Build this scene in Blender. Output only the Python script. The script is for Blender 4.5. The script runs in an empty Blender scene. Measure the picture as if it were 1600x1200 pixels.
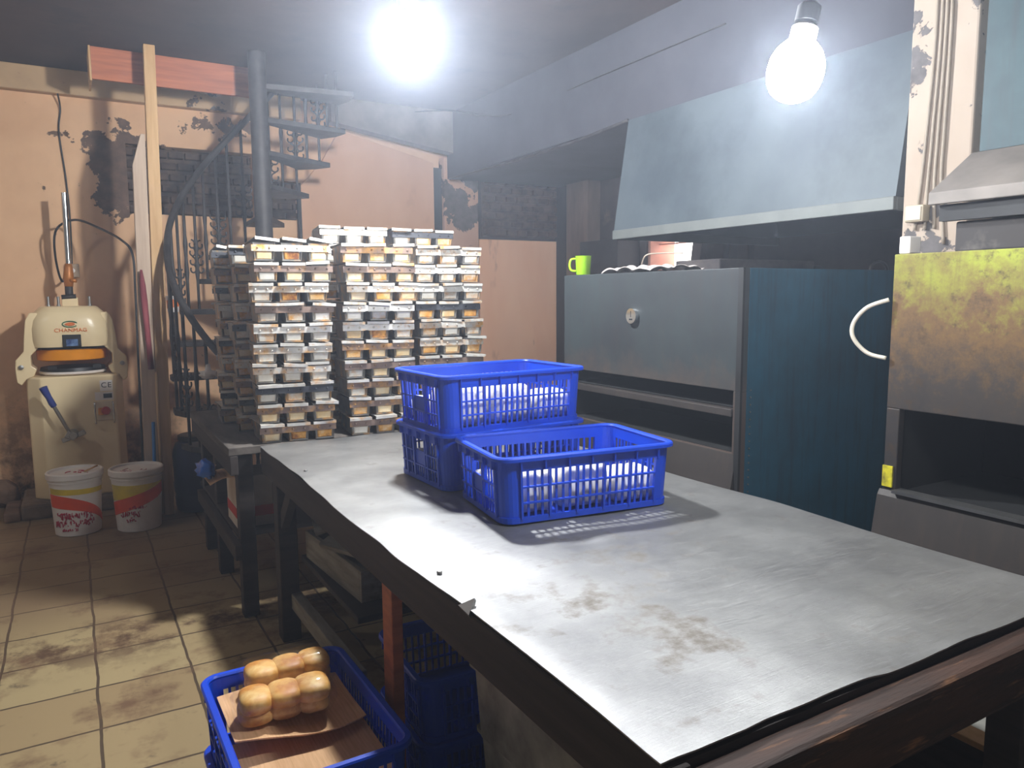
import bpy, bmesh, math, random
from mathutils import Vector, Matrix, Euler
random.seed(7)
PI = math.pi
SC = bpy.context.scene
COL = SC.collection
R = math.radians

# ------------------------------------------------------------------ camera, world, exposure
H = 1.5
cam_d = bpy.data.cameras.new('camera')
cam_d.sensor_width = 36.0
cam_d.lens = 1175.0 / 1600.0 * 36.0
cam_d.clip_start = 0.05
cam = bpy.data.objects.new('camera', cam_d); COL.objects.link(cam)
RW = Matrix(((0.864, -0.065, 0.499), (-0.503, -0.098, 0.859), (-0.007, -0.993, -0.118)))
cx = RW.col[0].normalized(); cz = RW.col[2].normalized(); cy = cz.cross(cx).normalized()
cz = cx.cross(cy).normalized()
M4 = Matrix((( cx.x, -cy.x, -cz.x, 0), (cx.y, -cy.y, -cz.y, 0), (cx.z, -cy.z, -cz.z, H), (0, 0, 0, 1)))
cam.matrix_world = M4
SC.camera = cam

world = bpy.data.worlds.new('world'); SC.world = world
world.use_nodes = True
world.node_tree.nodes['Background'].inputs[0].default_value = (1.0, 0.93, 0.86, 1)
world.node_tree.nodes['Background'].inputs[1].default_value = 0.13
SC.view_settings.view_transform = 'Standard'
SC.view_settings.look = 'None'
SC.view_settings.exposure = 0.0
SC.view_settings.gamma = 1.0
SC.view_settings.use_curve_mapping = False
BULB_A = 1320.0      # emission strength of the two lit bulbs
BULB_B = 400.0
BULB_C = 105.0      # a third bulb, left of the picture
HAZE = 0.0195

# ------------------------------------------------------------------ helpers: objects
def link(name, mesh, parent=None):
    o = bpy.data.objects.new(name, mesh); COL.objects.link(o)
    if parent: o.parent = parent
    return o
def tag(o, label, cat, group=None):
    o['label'] = label; o['category'] = cat
    if group: o['group'] = group
    return o
def thing(name, label, cat, loc=(0, 0, 0), rz=0.0, group=None, rot=None):
    o = bpy.data.objects.new(name, None); COL.objects.link(o)
    o.empty_display_size = 0.1
    o.location = loc; o.rotation_euler = rot if rot else (0, 0, rz)
    return tag(o, label, cat, group)
def build(name, bm, mat, parent=None, smooth=False, label=None, bevel=0.0, auto=None):
    bmesh.ops.recalc_face_normals(bm, faces=bm.faces)
    me = bpy.data.meshes.new(name); bm.to_mesh(me); bm.free()
    for m in (mat if isinstance(mat, (list, tuple)) else [mat]): me.materials.append(m)
    if smooth:
        for p in me.polygons: p.use_smooth = True
    o = link(name, me, parent)
    if bevel > 0:
        b = o.modifiers.new('bevel', 'BEVEL'); b.width = bevel; b.segments = 2; b.limit_method = 'ANGLE'; b.angle_limit = R(40)
    if auto is not None:
        try:
            me.set_sharp_from_angle(angle=R(auto))
        except Exception: pass
    if label: o['label'] = label
    return o
def structure(o):
    o['kind'] = 'structure'; return o
def dup(root, loc, rz, label, group=None, rot=None):
    r = root.copy(); COL.objects.link(r); r.location = loc
    r.rotation_euler = rot if rot else (0, 0, rz)
    r['label'] = label
    if group: r['group'] = group
    for ch in list(root.children):
        c = ch.copy(); COL.objects.link(c); c.parent = r
        for g in list(ch.children):
            d = g.copy(); COL.objects.link(d); d.parent = c
    return r
# ------------------------------------------------------------------ helpers: shapes
def B(): return bmesh.new()
def box(bm, x0, x1, y0, y1, z0, z1, mtx=None, mi=0):
    vs = [bm.verts.new(p) for p in ((x0,y0,z0),(x1,y0,z0),(x1,y1,z0),(x0,y1,z0),(x0,y0,z1),(x1,y0,z1),(x1,y1,z1),(x0,y1,z1))]
    if mtx is not None:
        for v in vs: v.co = mtx @ v.co
    for f in ((0,3,2,1),(4,5,6,7),(0,1,5,4),(1,2,6,5),(2,3,7,6),(3,0,4,7)):
        fc = bm.faces.new([vs[i] for i in f]); fc.material_index = mi
    return vs
def cbox(bm, c, s, rot=(0,0,0), mi=0):
    m = Matrix.Translation(c) @ Euler(rot).to_matrix().to_4x4()
    return box(bm, -s[0]/2, s[0]/2, -s[1]/2, s[1]/2, -s[2]/2, s[2]/2, m, mi)
def beam(bm, a, b, w, h, mi=0):
    a = Vector(a); b = Vector(b); d = b - a; L = d.length
    q = d.to_track_quat('X', 'Z')
    m = Matrix.Translation(a) @ q.to_matrix().to_4x4()
    return box(bm, 0, L, -w/2, w/2, -h/2, h/2, m, mi)
def ring_loft(bm, rings, cap0=True, cap1=True, closed=False, mi=0):
    vr = [[bm.verts.new(p) for p in r] for r in rings]
    n = len(vr[0])
    rng = len(vr) if closed else len(vr) - 1
    for i in range(rng):
        a = vr[i]; b = vr[(i+1) % len(vr)]
        for j in range(n):
            f = bm.faces.new((a[j], a[(j+1) % n], b[(j+1) % n], b[j])); f.material_index = mi
    if not closed:
        if cap0: bm.faces.new(list(reversed(vr[0]))).material_index = mi
        if cap1: bm.faces.new(vr[-1]).material_index = mi
    return vr
def lathe(bm, prof, n=32, c=(0,0,0), axis='Z', mi=0, cap=True):
    rings = []
    for r, z in prof:
        r = max(r, 1e-4); ring = []
        for k in range(n):
            a = 2*PI*k/n; u, v = r*math.cos(a), r*math.sin(a)
            p = (u, v, z) if axis == 'Z' else ((u, z, v) if axis == 'Y' else (z, u, v))
            ring.append((c[0]+p[0], c[1]+p[1], c[2]+p[2]))
        rings.append(ring)
    return ring_loft(bm, rings, cap, cap, mi=mi)
def tube(bm, pts, r, n=8, mi=0, closed=False):
    pts = [Vector(p) for p in pts]; rings = []; up = None; N = len(pts)
    for i, p in enumerate(pts):
        if closed: t = pts[(i+1) % N] - pts[i-1]
        else: t = (pts[min(i+1, N-1)] - pts[max(i-1, 0)])
        t.normalize()
        if up is None:
            up = Vector((0,0,1)) if abs(t.z) < 0.9 else Vector((1,0,0))
        s = t.cross(up)
        if s.length < 1e-5: s = t.cross(Vector((0.3,1,0.2)))
        s.normalize(); up = s.cross(t).normalized()
        rr = r[i] if isinstance(r, (list, tuple)) else r
        rings.append([p + s*(rr*math.cos(2*PI*k/n)) + up*(rr*math.sin(2*PI*k/n)) for k in range(n)])
    return ring_loft(bm, rings, closed=closed, mi=mi)
def spline(pts, k=6):
    P = [Vector(p) for p in pts]; out = []
    for i in range(len(P)-1):
        p0 = P[max(i-1,0)]; p1 = P[i]; p2 = P[i+1]; p3 = P[min(i+2,len(P)-1)]
        for j in range(k):
            t = j/k
            out.append(0.5*((2*p1)+(p2-p0)*t+(2*p0-5*p1+4*p2-p3)*t*t+(3*p1-p0-3*p2+p3)*t*t*t))
    out.append(P[-1]); return out
def rrect(w, d, r, n=5, z=0.0, c=(0,0)):
    pts = []
    for qx, qy, a0 in ((1,1,0),(-1,1,90),(-1,-1,180),(1,-1,270)):
        for k in range(n+1):
            a = R(a0 + 90*k/n)
            pts.append((c[0]+qx*(w/2-r)+r*math.cos(a), c[1]+qy*(d/2-r)+r*math.sin(a), z))
    return pts
def prism(bm, poly, h0, h1, plane='XY', mi=0):
    def P(u, v, h): return {'XY': (u, v, h), 'XZ': (u, h, v), 'YZ': (h, u, v)}[plane]
    return ring_loft(bm, [[P(u, v, h0) for u, v in poly], [P(u, v, h1) for u, v in poly]], mi=mi)
def grid(bm, nx, ny, fn, mi=0):
    vs = [[bm.verts.new(fn(i/nx, j/ny)) for i in range(nx+1)] for j in range(ny+1)]
    for j in range(ny):
        for i in range(nx):
            bm.faces.new((vs[j][i], vs[j][i+1], vs[j+1][i+1], vs[j+1][i])).material_index = mi
    return vs
def text_mesh(s, size, extrude=0.0006, spacing=1.0):
    cu = bpy.data.curves.new('text', 'FONT'); cu.body = s; cu.size = size; cu.extrude = extrude
    cu.align_x = 'CENTER'; cu.align_y = 'CENTER'; cu.space_character = spacing
    o = bpy.data.objects.new('text', cu); COL.objects.link(o)
    bpy.context.view_layer.update()
    me = bpy.data.meshes.new_from_object(o.evaluated_get(bpy.context.evaluated_depsgraph_get()))
    bpy.data.objects.remove(o); bpy.data.curves.remove(cu)
    return me
def lettering(name, s, size, mat, parent, loc, rot, sx=1.0, label=None, spacing=1.0, bold=0):
    me = text_mesh(s, size, spacing=spacing); me.materials.clear(); me.materials.append(mat)
    o = link(name, me, parent); o.location = loc; o.rotation_euler = rot; o.scale = (sx, 1, 1)
    if label: o['label'] = label
    return o
# ------------------------------------------------------------------ helpers: materials
def new_mat(name):
    m = bpy.data.materials.new(name); m.use_nodes = True
    nt = m.node_tree; bs = nt.nodes['Principled BSDF']
    return m, nt, bs
def N(nt, t, **kw):
    n = nt.nodes.new(t)
    for k, v in kw.items():
        if k in n.inputs: n.inputs[k].default_value = v
        else: setattr(n, k, v)
    return n
def rgba(c): return (c[0], c[1], c[2], 1.0)
def srgb(r, g, b):
    f = lambda u: (u/255/12.92) if u/255 <= 0.04045 else ((u/255+0.055)/1.055)**2.4
    return (f(r), f(g), f(b))
def coords(nt, scale=(1,1,1), loc=(0,0,0), kind='Object'):
    tc = N(nt, 'ShaderNodeTexCoord'); mp = N(nt, 'ShaderNodeMapping')
    mp.inputs['Scale'].default_value = scale; mp.inputs['Location'].default_value = loc
    nt.links.new(tc.outputs[kind], mp.inputs['Vector']); return mp.outputs[0]
def noise(nt, vec, scale, detail=5, rough=0.6, dist=0.0):
    n = N(nt, 'ShaderNodeTexNoise'); n.inputs['Scale'].default_value = scale
    n.inputs['Detail'].default_value = detail; n.inputs['Roughness'].default_value = rough
    n.inputs['Distortion'].default_value = dist
    nt.links.new(vec, n.inputs['Vector']); return n.outputs['Fac']
def ramp(nt, fac, a, b):
    n = N(nt, 'ShaderNodeMapRange', clamp=True); n.inputs[1].default_value = a; n.inputs[2].default_value = b
    nt.links.new(fac, n.inputs[0]); return n.outputs[0]
def mixc(nt, fac, a, b):
    n = N(nt, 'ShaderNodeMix', data_type='RGBA')
    for sock, v in ((n.inputs[6], a), (n.inputs[7], b)):
        if isinstance(v, tuple): sock.default_value = rgba(v)
        else: nt.links.new(v, sock)
    if isinstance(fac, float): n.inputs[0].default_value = fac
    else: nt.links.new(fac, n.inputs[0])
    return n.outputs[2]
def math_(nt, op, a, b=None, clamp=False):
    n = N(nt, 'ShaderNodeMath', operation=op, use_clamp=clamp)
    for i, v in enumerate((a, b)):
        if v is None: continue
        if isinstance(v, (float, int)): n.inputs[i].default_value = v
        else: nt.links.new(v, n.inputs[i])
    return n.outputs[0]
def bump(nt, bs, h, strength=0.3, dist=0.01):
    b = N(nt, 'ShaderNodeBump'); b.inputs['Strength'].default_value = strength; b.inputs['Distance'].default_value = dist
    nt.links.new(h, b.inputs['Height']); nt.links.new(b.outputs[0], bs.inputs['Normal'])
def simple(name, c, rough=0.5, metal=0.0, c2=None, scale=8.0, lo=0.35, hi=0.7, bmp=0.0, stretch=(1,1,1), c3=None, s3=2.0, lo3=.5, hi3=.7, spec=0.5):
    m, nt, bs = new_mat(name)
    bs.inputs['Roughness'].default_value = rough; bs.inputs['Metallic'].default_value = metal
    bs.inputs['Specular IOR Level'].default_value = spec
    v = coords(nt, stretch); f = noise(nt, v, scale)
    col = mixc(nt, ramp(nt, f, lo, hi), c, c2 if c2 else tuple(x*0.8 for x in c))
    if c3:
        g = noise(nt, coords(nt, stretch, (3.1, 7.7, 1.3)), s3, 7, 0.65)
        col = mixc(nt, ramp(nt, g, lo3, hi3), col, c3)
    nt.links.new(col, bs.inputs['Base Color'])
    if bmp: bump(nt, bs, f, bmp)
    return m
def peel(name, paint, under, blobs, base=0.0, paint2=None, soot=None, scale=5.0, dirt=None):
    """painted plaster whose paint has flaked off round the given places (x, y, z, radius, amount)"""
    m, nt, bs = new_mat(name); bs.inputs['Roughness'].default_value = 0.85
    v = coords(nt); f = noise(nt, v, scale, 9, 0.62, 0.25); acc = f
    for (x, y, z, r, a) in blobs:
        d = N(nt, 'ShaderNodeVectorMath', operation='DISTANCE'); nt.links.new(v, d.inputs[0]); d.inputs[1].default_value = (x, y, z)
        w = N(nt, 'ShaderNodeMapRange', clamp=True, interpolation_type='SMOOTHSTEP')
        w.inputs[1].default_value = r; w.inputs[2].default_value = 0.0; w.inputs[4].default_value = a
        nt.links.new(d.outputs['Value'], w.inputs[0]); acc = math_(nt, 'ADD', acc, w.outputs[0])
    k = ramp(nt, acc, 0.70 - base, 0.715 - base)
    g = noise(nt, coords(nt, (1,1,1), (4,2,9)), 1.7, 6, 0.6)
    pc = mixc(nt, ramp(nt, g, 0.35, 0.7), paint, paint2 if paint2 else tuple(c*0.82 for c in paint))
    sp = noise(nt, coords(nt, (1,1,1), (1,5,3)), 22, 4, 0.6)
    pc = mixc(nt, ramp(nt, sp, 0.68, 0.76), pc, tuple(c*0.45 for c in paint))
    if dirt:   # grime patches: (z below which it is thick)
        sx = N(nt, 'ShaderNodeSeparateXYZ'); nt.links.new(v, sx.inputs[0])
        dz = ramp(nt, sx.outputs['Z'], dirt, 0.0)
        dn = math_(nt, 'MULTIPLY', dz, ramp(nt, noise(nt, v, 6.0, 8, 0.7), 0.42, 0.6))
        pc = mixc(nt, dn, pc, (0.05, 0.035, 0.025))
    uc = mixc(nt, ramp(nt, noise(nt, v, 14), 0.35, 0.7), under, tuple(c*1.8 for c in under))
    col = mixc(nt, k, pc, uc)
    nt.links.new(col, bs.inputs['Base Color'])
    hh = math_(nt, 'SUBTRACT', math_(nt, 'MULTIPLY', f, 0.3), k)
    bump(nt, bs, hh, 0.5, 0.006)
    return m
def emit(name, c, s):
    m, nt, bs = new_mat(name)
    bs.inputs['Base Color'].default_value = rgba(c); bs.inputs['Emission Color'].default_value = rgba(c); bs.inputs['Emission Strength'].default_value = s
    return m

PEACH = srgb(214, 176, 150)
MT = {}
MT['dark_wood'] = simple('dark_wood', srgb(62, 52, 49), 0.75, c2=srgb(40, 33, 31), scale=6, stretch=(1,.2,4), bmp=.2)
MT['brown_wood'] = simple('brown_wood', srgb(70, 44, 32), 0.7, c2=srgb(40, 27, 22), scale=9, stretch=(.5,4,4), bmp=.5, c3=srgb(140,96,62), s3=12, lo3=.58, hi3=.72)
MT['grey_wood'] = simple('grey_wood', srgb(150, 143, 130), 0.85, c2=srgb(96, 88, 78), scale=8, stretch=(2,.4,3), bmp=.3)
MT['bench_wood'] = simple('worn_bench_wood', srgb(98, 90, 84), 0.85, c2=srgb(60, 54, 50), scale=8, stretch=(2,.4,3), bmp=.3)
MT['pale_wood'] = simple('pale_wood', srgb(206, 168, 122), 0.7, c2=srgb(178, 138, 92), scale=6, stretch=(3,3,.3), bmp=.15, c3=srgb(90,66,44), s3=3, lo3=.64, hi3=.75)
MT['orange_wood'] = simple('orange_wood', srgb(186, 108, 70), 0.6, c2=srgb(148, 80, 52), scale=5, stretch=(.4,2,6), bmp=.15)
MT['card'] = simple('cardboard', srgb(230, 184, 138), 0.9, c2=srgb(212, 164, 118), scale=30, stretch=(6,.3,1), bmp=.15)
MT['blue'] = simple('blue_plastic', srgb(2, 72, 214), 0.40, c2=srgb(2, 60, 192), scale=3)
MT['blue_old'] = simple('dull_blue_plastic', srgb(26, 60, 150), 0.5, c2=srgb(18, 44, 118), scale=5)
MT['navy'] = simple('navy_plastic', srgb(24, 30, 78), 0.45, c2=srgb(18, 22, 56), scale=4)
MT['cream'] = simple('cream_enamel', srgb(236, 214, 172), 0.32, c2=srgb(224, 200, 158), scale=2, c3=srgb(170,140,105), s3=7, lo3=.68, hi3=.85)
MT['yellow'] = simple('amber_plastic', srgb(240, 150, 0), 0.35)
MT['black'] = simple('black_paint', srgb(24, 23, 24), 0.45)
MT['soot'] = simple('sooty_steel', srgb(52, 52, 54), 0.6, 0.3, c2=srgb(34, 33, 34), scale=3, bmp=.15)
MT['inside'] = simple('oven_dark', srgb(14, 15, 18), 0.95, c2=srgb(8, 8, 10))
MT['chrome'] = simple('chrome', (.75,.75,.75), 0.12, 1.0)
MT['steel'] = simple('grey_steel', (.42,.41,.40), 0.35, 0.9, c2=(.3,.3,.3))
MT['iron'] = simple('sooty_iron', srgb(70, 66, 66), 0.6, 0.4, c2=srgb(44, 41, 41), scale=9, bmp=.2)
MT['brass'] = simple('bronze_sleeve', srgb(190, 118, 48), 0.45, 0.3, c2=srgb(150, 90, 40))
MT['white'] = simple('white_plastic', srgb(238, 232, 226), 0.4, c2=srgb(220, 208, 202), scale=4)
MT['whitecable'] = simple('white_cable', srgb(226, 216, 198), 0.5)
MT['conduit'] = simple('greyed_cable', srgb(168, 154, 138), 0.6)
MT['red'] = simple('red_plastic', srgb(170, 30, 24), 0.4)
MT['redink'] = simple('red_ink', srgb(188, 32, 62), 0.6)
MT['orange'] = simple('orange_print', srgb(236, 80, 22), 0.45)
MT['yellowp'] = simple('yellow_print', srgb(238, 206, 30), 0.45, c2=srgb(190,170,60), scale=6)
MT['green'] = simple('green_print', srgb(30, 110, 70), 0.5)
MT['orange_ink'] = simple('orange_ink', srgb(226, 112, 34), 0.5)
MT['ink'] = simple('black_ink', srgb(20, 22, 28), 0.6)
MT['lime'] = simple('lime_plastic', srgb(166, 226, 20), 0.35)
MT['cloth'] = simple('grey_white_cloth', srgb(208, 198, 194), 0.9, c2=srgb(160, 146, 142), scale=25, bmp=.3, c3=srgb(190,90,90), s3=8, lo3=.68, hi3=.75)
MT['pink'] = simple('pink_fabric', srgb(148, 70, 76), 0.85, c2=srgb(96, 30, 42), scale=6, stretch=(4,4,.6))
MT['stick_blue'] = simple('blue_stick', srgb(48, 120, 190), 0.5)
MT['rubber'] = simple('black_cable', srgb(30, 29, 30), 0.5)
MT['concrete'] = simple('rough_concrete', srgb(140, 122, 106), 0.95, c2=srgb(84, 70, 60), scale=6, bmp=.8)
MT['stone'] = simple('rubble', srgb(130, 104, 86), 0.95, c2=srgb(74, 56, 46), scale=5, bmp=.8)
MT['bluebag'] = simple('blue_film', srgb(24, 110, 214), 0.2, c2=srgb(20, 80, 180), scale=10)
MT['galv'] = simple('painted_hood_sheet', srgb(82, 92, 98), 0.55, 0.15, c2=srgb(66, 76, 84), scale=2.2, c3=srgb(48,58,64), s3=1.3, lo3=.5, hi3=.75)
MT['hoodlip'] = simple('hood_rim_sheet', srgb(112, 116, 114), 0.55, 0.2, c2=srgb(100,104,104), scale=5)
MT['greycanopy'] = simple('grey_canopy_sheet', srgb(132, 124, 118), 0.7, 0.1, c2=srgb(104,98,94), scale=5)
MT['ceiling'] = simple('sooty_ceiling', srgb(66, 50, 46), 0.9, c2=srgb(48, 36, 34), scale=1.6, c3=srgb(40,34,36), s3=3, lo3=.55, hi3=.75, bmp=.1)
MT['sootwall'] = simple('sooty_plaster', srgb(74, 62, 58), 0.9, c2=srgb(46, 40, 40), scale=3, bmp=.3, c3=srgb(120,92,76), s3=2.2, lo3=.6, hi3=.75)
MT['brick'] = simple('sooty_brick', srgb(92, 72, 60), 0.9, c2=srgb(46, 37, 33), scale=9, bmp=.6)
MT['tan'] = simple('tan_partition_paint', srgb(218, 172, 138), 0.8, c2=srgb(204, 154, 120), scale=1.6, stretch=(1,1,.5), c3=srgb(176,132,106), s3=3, lo3=.58, hi3=.8)
MT['salmon'] = simple('salmon_paint', srgb(254, 204, 168), 0.75, c2=srgb(246, 188, 150), scale=2, stretch=(1.5,1,.4), c3=srgb(150,96,74), s3=3.2, lo3=.62, hi3=.8)
MT['bread'] = simple('crust', srgb(226, 164, 78), 0.5, c2=srgb(244, 208, 140), scale=11, lo=.4, hi=.62, c3=srgb(186,104,38), s3=12, lo3=.44, hi3=.7, bmp=.2)
MT['loafwhite'] = simple('pale_loaf', srgb(255, 252, 242), 0.5, c2=srgb(250, 240, 218), scale=7)
MT['box_white'] = simple('printed_carton', srgb(206, 196, 186), 0.8, c2=srgb(180, 168, 156), scale=5)
MT['box_red'] = simple('red_print', srgb(190, 50, 40), 0.7)
MT['grey_tin'] = simple('dull_tin', srgb(176, 174, 166), 0.5, 0.3, c2=srgb(86, 84, 80), scale=5)

def plastic_film():
    m = bpy.data.materials.new('clear_film'); m.use_nodes = True; nt = m.node_tree; nt.nodes.clear()
    out = N(nt, 'ShaderNodeOutputMaterial'); mx = N(nt, 'ShaderNodeMixShader'); tr = N(nt, 'ShaderNodeBsdfTransparent'); gl = N(nt, 'ShaderNodeBsdfGlossy')
    gl.inputs['Roughness'].default_value = 0.10; mx.inputs[0].default_value = 0.05
    tr.inputs[0].default_value = (.98, .98, .98, 1)
    nt.links.new(tr.outputs[0], mx.inputs[1]); nt.links.new(gl.outputs[0], mx.inputs[2]); nt.links.new(mx.outputs[0], out.inputs['Surface'])
    return m
MT['film'] = plastic_film()

def floor_mat():
    m, nt, bs = new_mat('cement_tiles'); bs.inputs['Roughness'].default_value = 0.8
    v = coords(nt)
    mp = N(nt, 'ShaderNodeMapping'); nt.links.new(v, mp.inputs[0]); mp.inputs['Location'].default_value = (0.03+3.3, 0.05, 0)
    br = N(nt, 'ShaderNodeTexBrick', offset=0.0)
    br.inputs['Scale'].default_value = 1.0; br.inputs['Mortar Size'].default_value = 0.006; br.inputs['Mortar Smooth'].default_value = 0.3
    br.inputs['Brick Width'].default_value = 0.333; br.inputs['Row Height'].default_value = 0.325; br.inputs['Bias'].default_value = 0.0
    br.inputs['Color1'].default_value = rgba(srgb(172, 152, 112)); br.inputs['Color2'].default_value = rgba(srgb(156, 132, 96)); br.inputs['Mortar'].default_value = rgba(srgb(82, 66, 50))
    wv = N(nt, 'ShaderNodeVectorMath', operation='ADD'); nz = N(nt, 'ShaderNodeTexNoise'); nz.inputs['Scale'].default_value = 5
    nt.links.new(v, nz.inputs[0]); sc = N(nt, 'ShaderNodeVectorMath', operation='SCALE'); nt.links.new(nz.outputs['Color'], sc.inputs[0]); sc.inputs['Scale'].default_value = 0.02
    nt.links.new(mp.outputs[0], wv.inputs[0]); nt.links.new(sc.outputs[0], wv.inputs[1]); nt.links.new(wv.outputs[0], br.inputs[0])
    f1 = noise(nt, v, 2.6, 9, 0.68); f2 = noise(nt, coords(nt, (1,1,1), (5,2,1)), 9.0, 8, 0.7)
    c = mixc(nt, ramp(nt, f1, 0.52, 0.66), br.outputs['Color'], srgb(112, 84, 62))
    c = mixc(nt, ramp(nt, f2, 0.6, 0.74), c, srgb(62, 50, 42))
    # a worn, dirty band across the tiles in front of the bread crate
    sx = N(nt, 'ShaderNodeSeparateXYZ'); nt.links.new(v, sx.inputs[0])
    d = math_(nt, 'ABSOLUTE', math_(nt, 'SUBTRACT', sx.outputs['Y'], 3.62))
    band = math_(nt, 'MULTIPLY', ramp(nt, d, 0.32, 0.05), ramp(nt, noise(nt, v, 4.5, 8, 0.7), 0.46, 0.58))
    c = mixc(nt, band, c, srgb(92, 68, 50))
    far = math_(nt, 'MULTIPLY', ramp(nt, sx.outputs['Y'], 3.7, 4.3), 0.6)  # shadow of the pan stacks put into the tile colour towards the back
    c = mixc(nt, far, c, srgb(110, 84, 66))
    nt.links.new(c, bs.inputs['Base Color'])
    hh = math_(nt, 'SUBTRACT', math_(nt, 'MULTIPLY', f1, 0.5), br.outputs['Fac'])
    bump(nt, bs, hh, 0.5, 0.006); return m
MT['floor'] = floor_mat()

def table_mat():
    m, nt, bs = new_mat('scratched_sheet_metal')
    v = coords(nt)
    s1 = noise(nt, coords(nt, (3, 60, 1)), 3.0, 4, 0.6); 
    rot = N(nt, 'ShaderNodeMapping'); nt.links.new(v, rot.inputs[0]); rot.inputs['Rotation'].default_value = (0,0,R(-20)); rot.inputs['Scale'].default_value = (5, 150, 1)
    s2 = noise(nt, rot.outputs[0], 3.0, 4, 0.7)
    cl = noise(nt, v, 2.4, 7, 0.65)
    base = mixc(nt, ramp(nt, cl, 0.32, 0.68), (0.41,0.406,0.40), (0.23,0.228,0.23))
    base = mixc(nt, math_(nt, 'MULTIPLY', ramp(nt, s2, .60, .72), .35), base, (0.75,0.74,0.73))
    base = mixc(nt, math_(nt, 'MULTIPLY', ramp(nt, s1, .58, .74), .25), base, (0.2,0.2,0.2))
    # dried dough stains
    st = noise(nt, coords(nt, (1,1,1), (2,8,0)), 13, 7, 0.65); acc = st
    for (x, y, r, a) in ((1.02,1.13,.30,.13),(.98,1.02,.18,.10),(1.17,1.5,.25,.12),(.9,1.3,.25,.11),(1.45,1.5,.3,.05)):
        d = N(nt, 'ShaderNodeVectorMath', operation='DISTANCE'); nt.links.new(v, d.inputs[0]); d.inputs[1].default_value = (x-1.3, y-2.1, 0.832)
        w = N(nt, 'ShaderNodeMapRange', clamp=True, interpolation_type='SMOOTHSTEP'); w.inputs[1].default_value = r; w.inputs[2].default_value = 0; w.inputs[4].default_value = a
        nt.links.new(d.outputs['Value'], w.inputs[0]); acc = math_(nt, 'ADD', acc, w.outputs[0])
    k = ramp(nt, acc, 0.60, 0.80)
    base = mixc(nt, math_(nt, 'MULTIPLY', k, 0.7), base, (0.15,0.12,0.09))
    nt.links.new(base, bs.inputs['Base Color'])
    bs.inputs['Metallic'].default_value = 0.8
    ro = math_(nt, 'ADD', math_(nt, 'MULTIPLY', ramp(nt, s2, .3, .75), 0.2), math_(nt, 'MULTIPLY', k, 0.25))
    nt.links.new(math_(nt, 'ADD', ro, 0.40), bs.inputs['Roughness'])
    hh = math_(nt, 'ADD', math_(nt, 'MULTIPLY', s2, 0.42), math_(nt, 'ADD', math_(nt, 'MULTIPLY', s1, 0.1), math_(nt, 'MULTIPLY', cl, 2.0)))
    bump(nt, bs, hh, 0.30, 0.006)
    return m
MT['sheet'] = table_mat()

def pan_mat(name, light, dark, rust_amt, metal=0.55, rough=0.42):
    m, nt, bs = new_mat(name); bs.inputs['Metallic'].default_value = metal; bs.inputs['Roughness'].default_value = rough
    oi = N(nt, 'ShaderNodeObjectInfo'); v = coords(nt)
    off = N(nt, 'ShaderNodeVectorMath', operation='ADD'); nt.links.new(v, off.inputs[0])
    cb = N(nt, 'ShaderNodeCombineXYZ'); q = math_(nt, 'MULTIPLY', oi.outputs['Random'], 37.0)
    for i in range(3): nt.links.new(q, cb.inputs[i])
    nt.links.new(cb.outputs[0], off.inputs[1])
    c = mixc(nt, ramp(nt, noise(nt, off.outputs[0], 12, 5), 0.35, 0.7), light, dark)
    r = noise(nt, off.outputs[0], 16, 6, 0.65)
    th = math_(nt, 'ADD', r, math_(nt, 'MULTIPLY', math_(nt, 'SUBTRACT', oi.outputs['Random'], 0.5), rust_amt))
    c = mixc(nt, ramp(nt, th, 0.5, 0.72), c, srgb(206, 150, 72))
    c = mixc(nt, ramp(nt, th, 0.74, 0.9), c, srgb(120, 66, 30))
    nt.links.new(c, bs.inputs['Base Color']); return m
MT['pan'] = pan_mat('tin_pan', srgb(132, 130, 126), srgb(94, 92, 90), -0.1)
MT['plate_clean'] = pan_mat('tin_end_plate', srgb(226, 222, 212), srgb(196, 190, 178), 0.30)
MT['plate_baked'] = pan_mat('baked_end_plate', srgb(226, 212, 182), srgb(216, 182, 124), 0.6, 0.35)
MT['band_tin'] = pan_mat('tin_band', srgb(228, 224, 216), srgb(188, 184, 178), 0.12)
MT['band_rust'] = pan_mat('stained_band', srgb(142, 120, 108), srgb(104, 86, 78), 0.2, 0.45)
MT['band_dark'] = simple('dark_band', srgb(78, 80, 86), 0.5, 0.5, c2=srgb(56, 56, 62), scale=9)

def oven_mat(name, base, c2, rustc, zc=None, mott=.5, spots=None):
    m, nt, bs = new_mat(name); bs.inputs['Roughness'].default_value = 0.55; bs.inputs['Metallic'].default_value = 0.15
    v = coords(nt)
    c = mixc(nt, ramp(nt, noise(nt, v, 2.2, 7, .65), 0.35, 0.68), base, c2)
    st = noise(nt, coords(nt, (9, 9, .6)), 3.0, 6, 0.7)
    c = mixc(nt, math_(nt, 'MULTIPLY', ramp(nt, st, .5, .75), 0.6), c, rustc)
    if zc:
        sx = N(nt, 'ShaderNodeSeparateXYZ'); nt.links.new(v, sx.inputs[0])
        zz = math_(nt, 'ADD', sx.outputs['Z'], math_(nt, 'MULTIPLY', math_(nt, 'SUBTRACT', noise(nt, v, 7, 10, .78), .5), mott))
        for (a, b, cc) in zc: c = mixc(nt, ramp(nt, zz, a, b), c, cc)
    if spots:
        c = mixc(nt, math_(nt, 'MULTIPLY', ramp(nt, noise(nt, v, 16, 9, .75), .54, .64), .8), c, spots)
    nt.links.new(c, bs.inputs['Base Color']); bump(nt, bs, st, .12, .004)
    return m
MT['oven_front'] = oven_mat('scorched_oven_front', srgb(56, 64, 66), srgb(46, 48, 52), srgb(58, 54, 53), zc=[(1.22, 1.02, srgb(84, 72, 66))])
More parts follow.
